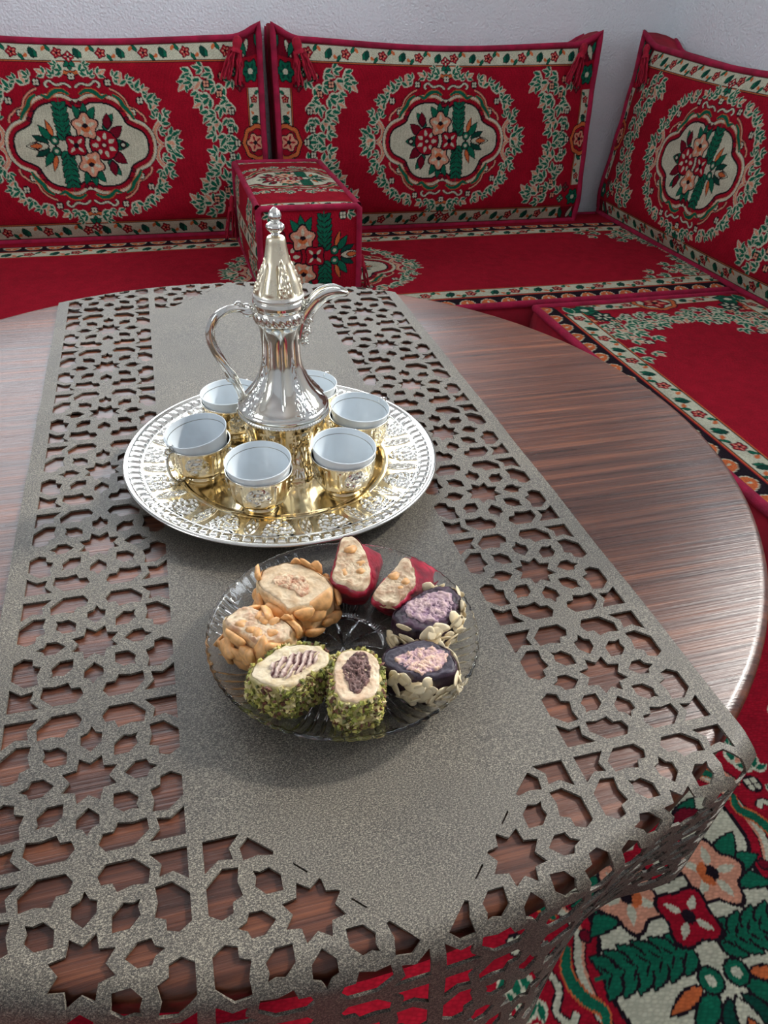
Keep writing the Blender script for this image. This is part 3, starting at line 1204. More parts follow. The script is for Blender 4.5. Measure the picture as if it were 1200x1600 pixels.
# ------------------------------------------------------------------ cut-out table runner
CP = .11645            # pattern cell
RCX = .038             # runner axis
RY_TOP = .335          # centre of cell row 0
STAR = [(.137, .06), (.068, .068), (.06, .137), (0, .097)]


def cell_holes():
    """holes of one pattern cell (cell units, centre 0)"""
    H = []
    st = []
    for k in range(8):
        a = k * PI / 4
        st.append((.098 * math.cos(a), .098 * math.sin(a)))
        st.append((.150 * math.cos(a + PI / 8), .150 * math.sin(a + PI / 8)))
    H.append(st)
    hexa = [(.172, 0), (.228, .055), (.288, .057), (.302, .022), (.346, 0), (.302, -.022), (.288, -.057), (.228, -.055)]
    hexd = [(.12, .12), (.12, .198), (.17, .245), (.212, .234), (.246, .246), (.234, .212), (.245, .17), (.198, .12)]
    big = [(.309, .282), (.386, .292), (.464, .218), (.464, .088), (.408, .052), (.354, .072), (.352, .122), (.302, .142), (.320, .212)]
    cor = [(.287, .464), (.464, .464), (.464, .287), (.395, .342), (.328, .328), (.342, .395)]

    def rot(P, k):
        for _ in range(k):
            P = [(-y, x) for x, y in P]
        return P
    for k in range(4):
        H.append(rot(hexa, k))
        H.append(rot(hexd, k))
        H.append(rot(big, k))
        H.append(rot([(x, -y) for x, y in big][::-1], k))
        H.append(rot(cor, k))
    return H


def clip_half(P, nx, ny, c):
    """keep nx*x+ny*y<c"""
    out = []
    for i in range(len(P)):
        a, b = P[i], P[(i + 1) % len(P)]
        da, db = nx * a[0] + ny * a[1] - c, nx * b[0] + ny * b[1] - c
        if da < 0:
            out.append(a)
        if (da < 0) != (db < 0):
            t = da / (da - db)
            out.append((a[0] + (b[0] - a[0]) * t, a[1] + (b[1] - a[1]) * t))
    return out


def area(P):
    P = np.array(P)
    Q = np.roll(P, -1, 0)
    return .5 * np.sum(P[:, 0] * Q[:, 1] - Q[:, 0] * P[:, 1])


def inside(pt, P):
    x, y = pt
    r = False
    for i in range(len(P)):
        (ax, ay), (bx, by) = P[i], P[(i + 1) % len(P)]
        if (ay > y) != (by > y) and x < (bx - ax) * (y - ay) / (by - ay) + ax:
            r = not r
    return r


NSEG = 24


def triangulate_cell(holes):
    verts, edges, polys = [], [], []
    sq = []
    for k in range(NSEG):
        sq.append((-.5 + k / NSEG, -.5))
    for k in range(NSEG):
        sq.append((.5, -.5 + k / NSEG))
    for k in range(NSEG):
        sq.append((.5 - k / NSEG, .5))
    for k in range(NSEG):
        sq.append((-.5, .5 - k / NSEG))
    loops = [sq]
    for h in holes:
        L = []
        for i in range(len(h)):
            a, b = h[i], h[(i + 1) % len(h)]
            n = max(1, int(math.hypot(b[0] - a[0], b[1] - a[1]) / .045))
            for k in range(n):
                L.append((a[0] + (b[0] - a[0]) * k / n, a[1] + (b[1] - a[1]) * k / n))
        loops.append(L)
    for L in loops:
        s0 = len(verts)
        verts += [Vector(p) for p in L]
        edges += [(s0 + i, s0 + (i + 1) % len(L)) for i in range(len(L))]
    allp = np.array([(v.x, v.y) for v in verts])
    g = np.linspace(-.5, .5, NSEG + 1)[1:-1]
    for x in g:
        for y in g:
            if np.min(np.hypot(allp[:, 0] - x, allp[:, 1] - y)) > .022 and not any(inside((x, y), h) for h in holes):
                verts.append(Vector((x, y)))
    r = delaunay_2d_cdt(verts, edges, [], 0, 1e-7)
    ov = np.array([(v.x, v.y) for v in r[0]])
    tris = []
    for f in r[2]:
        f = list(f)
        c = ov[f].mean(0)
        if any(inside(c, h) for h in holes):
            continue
        p, q, s_ = ov[f[0]], ov[f[1]], ov[f[2]]
        ar = (q[0] - p[0]) * (s_[1] - p[1]) - (s_[0] - p[0]) * (q[1] - p[1])
        if abs(ar) < 1e-9:
            continue
        tris.append(f if ar > 0 else f[::-1])
    return ov, np.array(tris)


def solid_quads(x0, x1, y0, y1, nx, ny):
    X, Y = np.meshgrid(np.linspace(x0, x1, nx + 1), np.linspace(y0, y1, ny + 1))
    q = grid_faces(ny + 1, nx + 1)
    F_ = np.concatenate([q[:, [0, 1, 2]], q[:, [0, 2, 3]]])
    return np.stack([X, Y], -1).reshape(-1, 2), F_


RW = .0100             # plain outer margin
RHX = 2 * CP + RW
RY_NEAR = RY_TOP - 8.5 * CP - RW - .004
RY_FAR = RY_TOP + 2.5 * CP + RW


def drape(x, y):
    """flat runner coordinates -> 3d top surface of the runner"""
    x = np.asarray(x, float) - TCX
    y = np.asarray(y, float) - TCY
    yf = y + .006 * smoothstep((-.37 - y) / .08)
    yhem_n, yhem_f = RY_NEAR - TCY + .006, RY_FAR - TCY
    ye = np.sqrt(TR ** 2 - np.clip(x, -.45, .45) ** 2)
    near = yf < 0
    sg = np.where(near, -1., 1.)
    d = sg * yf
    hem = np.where(near, -yhem_n, yhem_f)
    ph = np.arcsin(np.clip(x / TR, -.95, .95))
    lead = np.where(near, .010 - .015 * smoothstep((np.degrees(ph) - 20) / 12), .010)
    s = d - (ye - lead)
    shem = np.maximum(hem - (ye - lead), .02)
    L = np.where(near, .185 - .055 * smoothstep((np.degrees(ph) - 10) / 16), .15)
    rho = .017
    arc = rho * PI / 2
    # flat
    wav = .0009 * np.sin(13 * x + 21 * yf + 1) * np.sin(17 * yf - 9 * x) + .0014 * np.exp(-((yf - .11) / .02) ** 2) * smoothstep((-.08 - x) / .1) + .0012 * np.exp(-((yf + .02) / .02) ** 2) * smoothstep((-.12 - x) / .08)
    side = np.clip((np.abs(x - RCX) - .1) / .14, 0, 1)
    h = .0028 + wav * (.4 + .6 * side)
    # hanging
    comp = np.where(shem > arc, np.clip((L - arc) / np.maximum(shem - arc, .01), .3, 1.0), 1)
    sp = np.maximum(s, 0)
    th = np.minimum(sp / rho, PI / 2)
    rem = np.maximum(sp - arc, 0) * comp
    ph = np.arcsin(np.clip(x / TR, -.95, .95))
    A = np.interp(np.degrees(ph), [-40, -28, -20, -10, -2, 6, 12, 18, 24, 30, 36], [.012, .012, -.004, -.008, .008, .020, .006, -.020, -.010, .006, .008])
    A = np.where(near, A, .004)
    frac = rem / (L - arc)
    wdir = smoothstep(sp / .04)
    dx = wdir * np.sin(ph)
    dy = -(1 - wdir) - wdir * np.cos(ph)
    nn = np.hypot(dx, dy)
    dx, dy = dx / nn, dy / nn
    out = rho * np.sin(th) + A * frac ** 1.2
    drop = rho * (1 - np.cos(th)) + rem
    yb = np.minimum(d, ye - lead)
    X = x + dx * out - np.where(near, .024 * np.clip(frac, 0, 1) * smoothstep((np.degrees(ph) - 16) / 14), 0)
    Yd = yb + (-dy) * out
    # corners follow the round edge
    Z = ZT + h - drop
    return np.stack([X + TCX, sg * Yd + TCY, Z], -1)


def runner():
    V2, T2, off = [], [], 0

    def add(v, f):
        nonlocal off
        V2.append(v)
        T2.append(f + off)
        off += len(v)
    HO = cell_holes()
    full = triangulate_cell(HO)

    def vee(sx, sy):
        hs = []
        for h in HO:
            q = clip_half(h, sx, sy, .185)
            if len(q) >= 3 and abs(area(q)) > 2e-4:
                hs.append(q)
        return triangulate_cell(hs)
    vcell = {}
    plain_corner = triangulate_cell([h for h in HO if not (np.mean(h, 0)[0] < -.1 and np.mean(h, 0)[1] < .08)])
    for col in (-2, -1, 0, 1):
        cx = (col + .5) * CP + RCX
        for k in range(-2, 9):
            cy = RY_TOP - k * CP
            if col in (-1, 0) and 0 <= k <= 6:
                v, f = solid_quads(-.5, .5, -.5, .5, NSEG, NSEG)
            elif col in (-1, 0) and k in (-1, 7):
                # the plain centre runs out to a point
                key = (1 if col == -1 else -1, 1 if k == 7 else -1)
                if key not in vcell:
                    vcell[key] = vee(*key)
                v, f = vcell[key]
            elif col == -2 and k == 7:
                v, f = plain_corner
            else:
                v, f = full
            add(v * CP + [cx, cy], f)
    y0, y1 = RY_TOP - 8.5 * CP, RY_TOP + 2.5 * CP
    xl, xr = RCX - 2 * CP, RCX + 2 * CP
    for a, b in ((xl - RW, xl), (xr, xr + RW)):
        add(*solid_quads(a, b, y0, y1, 2, 11 * NSEG))
    for c, d, n in ((RY_NEAR, y0, 3), (y1, RY_FAR, 2)):
        add(*solid_quads(xl, xr, c, d, 4 * NSEG, n))
        for a, b in ((xl - RW, xl), (xr, xr + RW)):
            add(*solid_quads(a, b, c, d, 2, n))
    V2 = np.concatenate(V2)
    T2 = np.concatenate(T2)
    key = np.round(V2 * 2e5).astype(np.int64)
    _, idx, inv = np.unique(key, axis=0, return_index=True, return_inverse=True)
    inv = inv.ravel()
    V2 = V2[idx]
    T2 = inv[T2]
    ok = (T2[:, 0] != T2[:, 1]) & (T2[:, 1] != T2[:, 2]) & (T2[:, 0] != T2[:, 2])
    T2 = T2[ok]
    P = drape(V2[:, 0], V2[:, 1])
    e = 1e-4
    tx = drape(V2[:, 0] + e, V2[:, 1]) - drape(V2[:, 0] - e, V2[:, 1])
    ty = drape(V2[:, 0], V2[:, 1] + e) - drape(V2[:, 0], V2[:, 1] - e)
    N = np.cross(tx, ty)
    N /= np.linalg.norm(N, axis=1)[:, None] + 1e-12
    thick = .0019
    n = len(V2)
    E_ = np.concatenate([T2[:, [0, 1]], T2[:, [1, 2]], T2[:, [2, 0]]])
    und = np.sort(E_, 1)
    _, fi, ct = np.unique(und, axis=0, return_index=True, return_counts=True)
    be = E_[fi[ct == 1]]
    # side walls get their own vertices so the cut edges stay crisp
    bot = P - N * thick
    VV = np.concatenate([P, bot, P[be[:, 0]], P[be[:, 1]], bot[be[:, 1]], bot[be[:, 0]]])
    m = len(be)
    i = np.arange(m) + 2 * n
    w1 = np.stack([i + m, i, i + 3 * m], 1)
    w2 = np.stack([i + m, i + 3 * m, i + 2 * m], 1)
    FF = np.concatenate([T2, T2[:, ::-1] + n, w1, w2])
    o = obj('table_runner', mesh_np('table_runner', VV, FF), M['leather'])
    tag(o, 'grey brown leatherette table runner with laser cut star lattice, draped over the table', 'table runner')


runner()
RUN = ZT + .0030      # top of the runner on the table

# ------------------------------------------------------------------ tray
TX, TY = .035, -.043


def bumps_field(seed, n, w):
    r = np.random.default_rng(seed)
    a = r.uniform(-1, 1, n)
    b = r.uniform(0, 1, n)
    s = r.uniform(.6, 1.2, n) * w
    h = r.uniform(.5, 1, n)
    return a, b, s, h


def emboss(A, B, field, mask):
    """height of a bouquet of small round and leaf bumps; A in -1..1 across, B 0..1 along"""
    out = np.zeros_like(A)
    for a, b, s, h in zip(*field):
        d2 = ((A - a) / s) ** 2 + ((B - b) / (s * .5)) ** 2
        out = np.maximum(out, h * np.exp(-d2 * 1.3))
    return out * mask


def tray():
    root = empty('serving_tray', (TX, TY, RUN))
    NP_ = 16

    def part(name, prof, n, disp=None, tone=None):
        me = lathe(name, prof, n, disp, tone)
        return obj(name, me, M['plate'], root)
    # centre well
    pr = [(.0004, .0060), (.02, .0060), (.05, .0060), (.08, .0060), (.090, .0062), (.094, .0070), (.097, .0092), (.100, .0102), (.103, .0100)]

    def dw(T, r, z):
        f = .0004 * np.sin(24 * T) ** 2 * np.exp(-((r - .06) / .012) ** 2)
        return 0 * r, f
    part('centre_well', pr, 192, dw, lambda T, r, z: np.where(r < .1, .95, .8))
    # embossed band
    rs = np.linspace(.103, .1315, 34)
    pr = [(r, .0100 + (r - .103) * .13) for r in rs]
    f1, f2 = bumps_field(3, 60, .18), bumps_field(5, 22, .22)

    def fields(T, r):
        p = (T / (2 * PI) * NP_) % 1.0
        B = (r - .103) / .0285
        A1 = (p - .5) / .30           # bouquet
        top = .30 + .70 * np.cos(np.clip(A1, -1, 1) * PI / 2) ** .7
        m1 = ((np.abs(A1) < 1) & (1 - B < top * .98)).astype(float) * (B > .04)
        m1 *= smoothstep((1 - np.abs(A1)) / .2)
        e1 = emboss(A1, B, f1, m1)
        q = np.where(p > .5, p - 1, p)
        A2 = q / .105
        w = np.sqrt(np.clip(1 - B, 0, 1)) * .95
        w = np.sin(np.clip(B * .92 + .08, 0, 1) * PI) ** .6
        m2 = (np.abs(A2) < w).astype(float)
        e2 = emboss(A2, B, f2, m2)
        rimline = np.exp(-((np.abs(A2) - w) / .12) ** 2) * (np.abs(A2) < 1.4) * (B > .02) * (B < .98)
        return e1, e2, rimline, np.maximum(m1, m2)

    def db(T, r, z):
        e1, e2, rl, mm = fields(T, r)
        return 0 * r, .0024 * e1 + .0020 * e2 + .0010 * rl

    def tb(T, r, z):
        e1, e2, rl, mm = fields(T, r)
        return np.clip(.95 - .95 * np.maximum(np.minimum(1, e1 * 3 + rl), mm * .8), 0, 1)
    part('embossed_band', pr, 1152, db, tb)
    # fluted rim
    pr = [(.1315, .0138), (.1322, .0148), (.1332, .0142), (.1340, .0142), (.1355, .0146), (.1375, .0150), (.1395, .0155), (.1415, .0160), (.1430, .0164), (.1440, .0166), (.1452, .0178), (.1470, .0186), (.1488, .0186), (.1500, .0178), (.1503, .0168), (.1497, .0160), (.1480, .0156), (.135, .0120), (.103, .0082), (.097, .0070), (.094, .0045), (.088, .0042), (.0004, .0042)]
    NF = 92

    def df(T, r, z):
        p = (T / (2 * PI) * NF) % 1.0
        c = np.abs(p - .5) * 2
        m = ((r > .1335) & (r < .1437) & (z > .0135)).astype(float)
        m = m * smoothstep((r - .1335) / .0025) * smoothstep((.1437 - r) / .0018)
        f = np.where(c < .72, np.sqrt(np.clip(1 - (c / .72) ** 2, 0, 1)), 0) * .0022 - .0006 * (c >= .72)
        g = .0006 * (c < .35)
        return 0 * r, m * (f - g)
    part('fluted_rim', pr, 92 * 12, df, lambda T, r, z: np.where((r > .13), .02, .5))
    # foot ring so that it stands on the runner
    pr = [(.086, .0046), (.088, .0), (.0925, .0), (.0945, .0046)]
    part('foot_ring', pr, 96, None, lambda T, r, z: 0 * r)
    tag(root, 'round silver and gold plated serving tray with fluted rim and embossed bouquets', 'tray')
    return root


tray()
TZ = RUN + .0060

# ------------------------------------------------------------------ coffee pot
PX, PY = .038, -.041
PSIDE = np.array([.9906, -.1368])      # handle (-) to spout (+) direction on the tray


def resample(prof, n):
    P = np.array(prof, float)
    d = np.concatenate([[0], np.cumsum(np.hypot(*np.diff(P, axis=0).T))])
    t = np.linspace(0, d[-1], n)
    return np.stack([np.interp(t, d, P[:, 0]), np.interp(t, d, P[:, 1])], 1)


def pot():
    ang = math.atan2(PSIDE[1], PSIDE[0])
    root = empty('coffee_pot', (PX, PY, TZ), (0, 0, ang))
    root.scale = (1, 1, .955)
    mt_ = M['platepot']
    e8 = 8
    fb = bumps_field(11, 46, .20)

    # foot: eight sided flare
    pr = resample(smooth_curve([(.044, .0), (.0435, .003), (.040, .010), (.036, .022), (.0355, .034), (.0375, .046), (.040, .054), (.0412, .058)], 30), 44)

    def dfoot(T, r, z):
        f = np.abs(np.cos(e8 / 2 * T)) ** .8
        p = (T / (2 * PI) * e8) % 1.0
        A_ = (p - .5) / .40
        B_ = np.clip(z / .052, 0, 1)
        m = (np.abs(A_) < 1) * (B_ > .05) * (B_ < .95)
        e = emboss(A_, B_, fb, m * smoothstep((1 - np.abs(A_)) / .3))
        return -.0022 * f * smoothstep((.03 - z) / .03) + .0020 * e, 0 * z
    obj('foot', lathe('foot', pr, 288, dfoot, lambda T, r, z: .55 + .25 * np.cos(8 * T)), mt_, root)
    # beaded ring
    pr = [(.0412, .0575), (.0420, .0580), (.0424, .0592), (.0420, .0605), (.0414, .0612), (.0420, .0622), (.0426, .0640), (.0422, .0660), (.0412, .0672), (.0404, .0680)]

    def dring(T, r, z):
        return np.where((z > .0575) & (z < .0605), .0007 * np.abs(np.sin(44 * T)), 0), 0 * z
    obj('beaded_ring', lathe('beaded_ring', pr, 528, dring, lambda T, r, z: .1 + 0 * r), mt_, root)
    # body: bell shoulder into a slim neck
    pr = resample(smooth_curve([(.0404, .068), (.0385, .071), (.0345, .0755), (.0300, .081), (.0255, .088), (.0215, .0965), (.0188, .106), (.0176, .116), (.0172, .128), (.0178, .138), (.0192, .146), (.0208, .150)], 60), 110)

    def dbody(T, r, z):
        p = (T / (2 * PI) * e8) % 1.0
        c = np.abs(p - .5) * 2
        flute = smoothstep((z - .069) / .01) * (1 - smoothstep((z - .128) / .02))
        lob = (np.sqrt(np.clip(1 - c ** 2, 0, 1)) - .8) * .0042 * flute * (r / .03)
        q = (T / (2 * PI) * 4 + .125) % 1.0
        A_ = (q - .5) / .24
        B_ = np.clip((z - .070) / .050, 0, 1)
        w = 1 - .75 * B_
        m = (np.abs(A_) < w).astype(float) * smoothstep((w - np.abs(A_)) / .2) * (B_ > .02) * (B_ < .98)
        e = emboss(A_ / w, B_, fb2, m)
        rose = np.zeros_like(r)
        for (ra, rb, s) in ((-.45, .16, .30), (.42, .12, .26), (0, .42, .18)):
            d = np.hypot((A_ - ra) / s, (B_ - rb) / (s * .62))
            rose = np.maximum(rose, (d < 1) * (.55 + .45 * np.cos(d * 13)) * (1 - .3 * d))
        return lob + .0020 * np.maximum(e, rose * 1.0), 0 * z
    fb2 = bumps_field(17, 60, .17)
    obj('body', lathe('body', pr, 320, dbody, lambda T, r, z: np.clip(.12 + .25 * np.sin(8 * T), 0, 1) * (z < .12)), mt_, root)
    # collar under the lid
    pr = resample([(.0206, .1495), (.0216, .1505), (.0222, .153), (.0222, .158), (.0216, .1605), (.0208, .1615), (.0212, .163), (.0222, .165), (.0226, .168), (.0220, .171), (.0208, .1725)], 50)

    def dcol(T, r, z):
        m = smoothstep((z - .1500) / .002) * (1 - smoothstep((z - .159) / .0015))
        return m * (.0010 * np.abs(np.sin(12 * T)) * (.6 + .4 * np.cos(24 * T + z * 900))), 0 * z
    obj('collar', lathe('collar', pr, 240, dcol, lambda T, r, z: .15 + 0 * r), mt_, root)
    # lid
    lid = empty('lid', (0, 0, 0), parent=root)
    pr = resample(smooth_curve([(.0210, .1720), (.0222, .1730), (.0222, .1750), (.0208, .1768), (.0192, .182), (.0170, .189), (.0140, .196), (.0116, .203), (.0098, .211), (.0086, .218), (.0078, .2235), (.0060, .2255), (.0020, .2262)], 60), 90)
    fl = bumps_field(23, 60, .18)

    def dlid(T, r, z):
        p = (T / (2 * PI) * e8 + .0) % 1.0
        c = np.abs(p - .5) * 2
        fade = smoothstep((z - .177) / .004) * (1 - smoothstep((z - .199) / .006))
        lob = (np.sqrt(np.clip(1 - c ** 2, 0, 1)) - .75) * .0030 * fade
        q = (T / (2 * PI) * 4 + .30) % 1.0
        A_ = (q - .5) / .24
        B_ = np.clip((z - .177) / .032, 0, 1)
        w = .25 + .75 * np.sin(np.clip(B_ * .8 + .2, 0, 1) * PI)
        m = (np.abs(A_) < w).astype(float) * smoothstep((w - np.abs(A_)) / .3) * (B_ > .03) * (B_ < .97)
        return lob + .0020 * emboss(A_, B_, fl, m), 0 * z
    obj('lid_cone', lathe('lid_cone', pr, 256, dlid, lambda T, r, z: np.where(z > .177, .75, .1)), M['satin'], lid)
    pr = resample(smooth_curve([(.0030, .2258), (.0042, .2268), (.0030, .2280), (.0052, .2298), (.0070, .2325), (.0066, .2350), (.0042, .2372), (.0032, .2382), (.0046, .2400), (.0050, .2425), (.0040, .2455), (.0022, .2482), (.0004, .2495)], 60), 60)

    def dfin(T, r, z):
        return r * .10 * np.abs(np.cos(5 * T)) * ((z > .228) & (z < .247)), 0 * z
    obj('finial', lathe('finial', pr, 80, dfin, lambda T, r, z: 0 * r), mt_, lid)
    # handle (local -x side)
    hp = smooth_curve([(-.0195, 0, .158), (-.0265, 0, .1585), (-.033, 0, .1610), (-.0435, 0, .1610), (-.0545, 0, .1530), (-.0605, 0, .1395), (-.0590, 0, .1240), (-.0520, 0, .1090), (-.0445, 0, .0935), (-.0385, 0, .0770), (-.0360, 0, .0650), (-.0395, 0, .0590)], 90)
    t = np.linspace(0, 1, 90)
    rad = .0028 + .0016 * np.exp(-((t - .08) / .06) ** 2) + .0010 * np.sin(t * PI) + .0012 * np.exp(-((t - .72) / .03) ** 2) + .0010 * np.exp(-((t - .97) / .04) ** 2)
    v, f = tube_vf(hp, rad, 24, False, 30., 5, .13)
    hd = obj('handle', mesh_quads('handle', v, f), mt_, root)
    parts = []
    for (i, s, up_) in ((8, .0045, 1), (16, .004, 1), (64, .004, -1), (80, .0045, 1), (86, .005, -1)):
        c = hp[i] + np.array([-.002, 0, .003 * up_])
        a = np.linspace(0, 2.6 * PI, 22)
        rr = s * (1 - a / (3.1 * PI))
        q = np.stack([c[0] + rr * np.cos(a), np.full(22, c[1]), c[2] + rr * np.sin(a)], 1)
        vv, ff = tube_vf(q, .0012, 8)
        obj('leaf_scroll', mesh_quads('leaf_scroll', vv, ff), mt_, hd)
    # spout (local +x): open beak
    sp = smooth_curve([(.0165, 0, .130), (.0195, 0, .146), (.0235, 0, .158), (.030, 0, .168), (.0375, 0, .1748), (.0465, 0, .1775), (.0550, 0, .1762), (.0605, 0, .1735)], 40)
    w = np.interp(np.linspace(0, 1, 40), [0, .25, .5, .75, .92, 1], [.0050, .0075, .0088, .0078, .0046, .0012])
    dep = np.interp(np.linspace(0, 1, 40), [0, .25, .5, .75, .92, 1], [.006, .0085, .0095, .0075, .0040, .0010])
    Tn = np.gradient(sp, axis=0)
    Tn /= np.linalg.norm(Tn, axis=1)[:, None]
    Up = np.stack([-Tn[:, 2], 0 * Tn[:, 0], Tn[:, 0]], 1)
    a = np.linspace(-.10 * PI, 1.10 * PI, 22)
    rows = []
    for k in range(40):
        ou = [sp[k] + np.array([0, 1, 0]) * (w[k] * math.cos(q)) - Up[k] * (dep[k] * math.sin(q) - .001) * (1 + .05 * math.cos(9 * q)) for q in a]
        inn = [sp[k] + np.array([0, 1, 0]) * (w[k] * .86 * math.cos(q)) - Up[k] * (dep[k] * .84 * math.sin(q) - .001) for q in a[::-1]]
        rows.append(ou + inn)
    R_ = np.array(rows)
    sv = R_.reshape(-1, 3)
    sf = grid_faces(40, 44, True)
    obj('spout', mesh_np('spout', sv, sf), mt_, root)
    # cast scroll that joins the spout to the neck
    parts = []
    for (x, z, s, d) in ((.0215, .150, .0045, 1), (.0235, .160, .004, -1), (.0205, .139, .004, 1), (.019, .130, .003, -1)):
        for yy in (-.006, 0, .006):
            an = np.linspace(0, 2.4 * PI, 18)
            rr = s * (1 - an / (3 * PI))
            q = np.stack([x + .002 + rr * np.cos(an), np.full(18, yy), z + d * rr * np.sin(an)], 1)
            obj('spout_scroll', mesh_quads('spout_scroll', *tube_vf(q, .0012, 7)), mt_, root)
    tag(root, 'tall silver plated coffee pot with pointed lid, twisted handle and curved spout', 'coffee pot')


pot()

# ------------------------------------------------------------------ cups in their holders


def make_holder():
    root = empty('cup_holder')
    pr = resample(smooth_curve([(.0155, .0000), (.0165, .0012), (.0160, .0025), (.0150, .0035), (.0185, .0055), (.0235, .0100), (.0262, .0160), (.0276, .0240), (.0285, .0320), (.0290, .0370)], 40), 52)
    pr = np.concatenate([pr, [(.0297, .0378), (.0296, .0386), (.0288, .0385), (.0284, .0370), (.0276, .0300), (.0262, .0200), (.0220, .0110), (.0150, .0060), (.0004, .0056)]])
    f = bumps_field(31, 34, .24)

    def dh(T, r, z):
        p = (T / (2 * PI) * 4) % 1.0
        A_ = (p - .5) / .26
        B_ = (z - .014) / .020
        w = np.sqrt(np.clip(np.sin(np.clip(B_, 0, 1) * PI * .9 + .15), 0, 1))
        m = ((np.abs(A_) < w) & (B_ > .02) & (B_ < 1)).astype(float) * smoothstep((w - np.abs(A_)) / .25)
        e = emboss(A_, np.clip(B_, 0, 1), f, m)
        rib = np.exp(-((np.abs(A_) - 1.35) / .10) ** 2) * ((z > .006) & (z < .034))
        outer = np.arange(r.shape[0])[:, None] < 53
        return outer * (.0019 * e + .0008 * rib), 0 * z

    def th(T, r, z):
        p = (T / (2 * PI) * 4) % 1.0
        A_ = (p - .5) / .26
        B_ = (z - .014) / .020
        w = np.sqrt(np.clip(np.sin(np.clip(B_, 0, 1) * PI * .9 + .15), 0, 1))
        m = ((np.abs(A_) < w) & (B_ > .02) & (B_ < 1)).astype(float)
        return np.where(z > .0365, .15, .95 - .85 * m)
    obj('bowl', lathe('bowl', pr, 192, dh, th), M['plate'], root)
    # ear handle
    P = smooth_curve([(.0180, 0, .0075), (.0225, 0, .0045), (.0290, 0, .0060), (.0345, 0, .0140), (.0365, 0, .0240), (.0355, 0, .0340), (.0325, 0, .0385), (.0295, 0, .0370)], 40)
    v, f_ = tube_vf(P, .0013, 10, False, 18, 3, .15)
    hd = obj('ear_handle', mesh_quads('ear_handle', v, f_), M['plate'], root)
    parts = []
    for c, s in (((.0345, 0, .0410), .0030), ((.0310, 0, .0425), .0026), ((.0270, 0, .0050), .0026)):
        a = np.linspace(0, 2 * PI, 16, endpoint=False)
        q = np.stack([c[0] + s * np.cos(a), 0 * a, c[2] + s * np.sin(a)], 1)
        obj('thumb_scroll', mesh_np('thumb_scroll', *tube_vf(q, .0010, 7, True)), M['plate'], hd)
    return root


def make_cup():
    root = empty('coffee_cup')
    pr = np.array(smooth_curve([(.0004, .0035), (.009, .0030), (.0115, .0010), (.0125, .0), (.0135, .0010), (.0150, .0040), (.0205, .0110), (.0245, .0200), (.0268, .0300), (.0283, .0390), (.0292, .0436), (.0290, .0446), (.0282, .0440), (.0272, .0380), (.0256, .0290), (.0230, .0195), (.0180, .0100), (.0110, .0060), (.0004, .0050)], 74))
    obj('body', lathe('body', pr, 96), M['porcelain'], root)
    # thin line inside the rim
    a = np.linspace(0, 2 * PI, 96, endpoint=False)
    r0, z0, r1, z1 = .02732, .03855, .02716, .03790
    for k, (aa, bb) in enumerate(((r0 - .00012, z0), (r1 - .00012, z1))):
        pass
    V_ = np.concatenate([np.stack([(r0 - .0002) * np.cos(a), (r0 - .0002) * np.sin(a), np.full(96, z0)], 1), np.stack([(r1 - .0002) * np.cos(a), (r1 - .0002) * np.sin(a), np.full(96, z1)], 1)])
    obj('rim_line', mesh_np('rim_line', V_, grid_faces(2, 96, True)), M['goldline'], root)
    return root


HOLD, CUP = make_holder(), make_cup()
CUPS = [  # rim centre xy, tilt (x,y toward), handle yaw, text
    ((.003, -.112), (-.05, -.06), 2.2, 'between the glass plate and the pot, on the handle side'),
    ((.082, -.104), (.06, -.07), 1.0, 'between the glass plate and the pot, on the spout side'),
    ((-.046, -.051), (-.16, -.02), -2.5, 'leaning out toward the tray rim, clear of the pot handle'),
    ((-.007, .022), (-.05, .02), .95, 'behind the coffee pot handle and partly hidden by it'),
    ((.114, -.036), (.06, -.04), .55, 'beside the pot body, straight under the spout tip'),
    ((.075, .028), (.03, .02), .75, 'half hidden behind the pot body, farthest from the sweets'),
]
for i, ((x, y), (tx, ty), yaw, txt) in enumerate(CUPS):
    h = HOLD if i == 0 else copy_tree(HOLD)
    c = CUP if i == 0 else copy_tree(CUP)
    h.location = (x - tx * .012, y - ty * .012, TZ)
    h.rotation_euler = (0, 0, yaw)
    tag(h, 'embossed gold cup holder ' + txt, 'cup holder', 'metal cup holders on the tray')
    # the cup rocks in its holder
    n = Vector((tx, ty, 1)).normalized()
    c.rotation_euler = Vector((0, 0, 1)).rotation_difference(n).to_euler()
    c.scale = (1, 1, .90)
    c.location = (x - tx * .040, y - ty * .040, TZ + .0062 + .0015 * math.hypot(tx, ty) / .1)
    tag(c, 'white porcelain cup ' + txt, 'cup', 'white coffee cups on the tray')

# ------------------------------------------------------------------ glass plate
DX, DY = .0365, -.2985


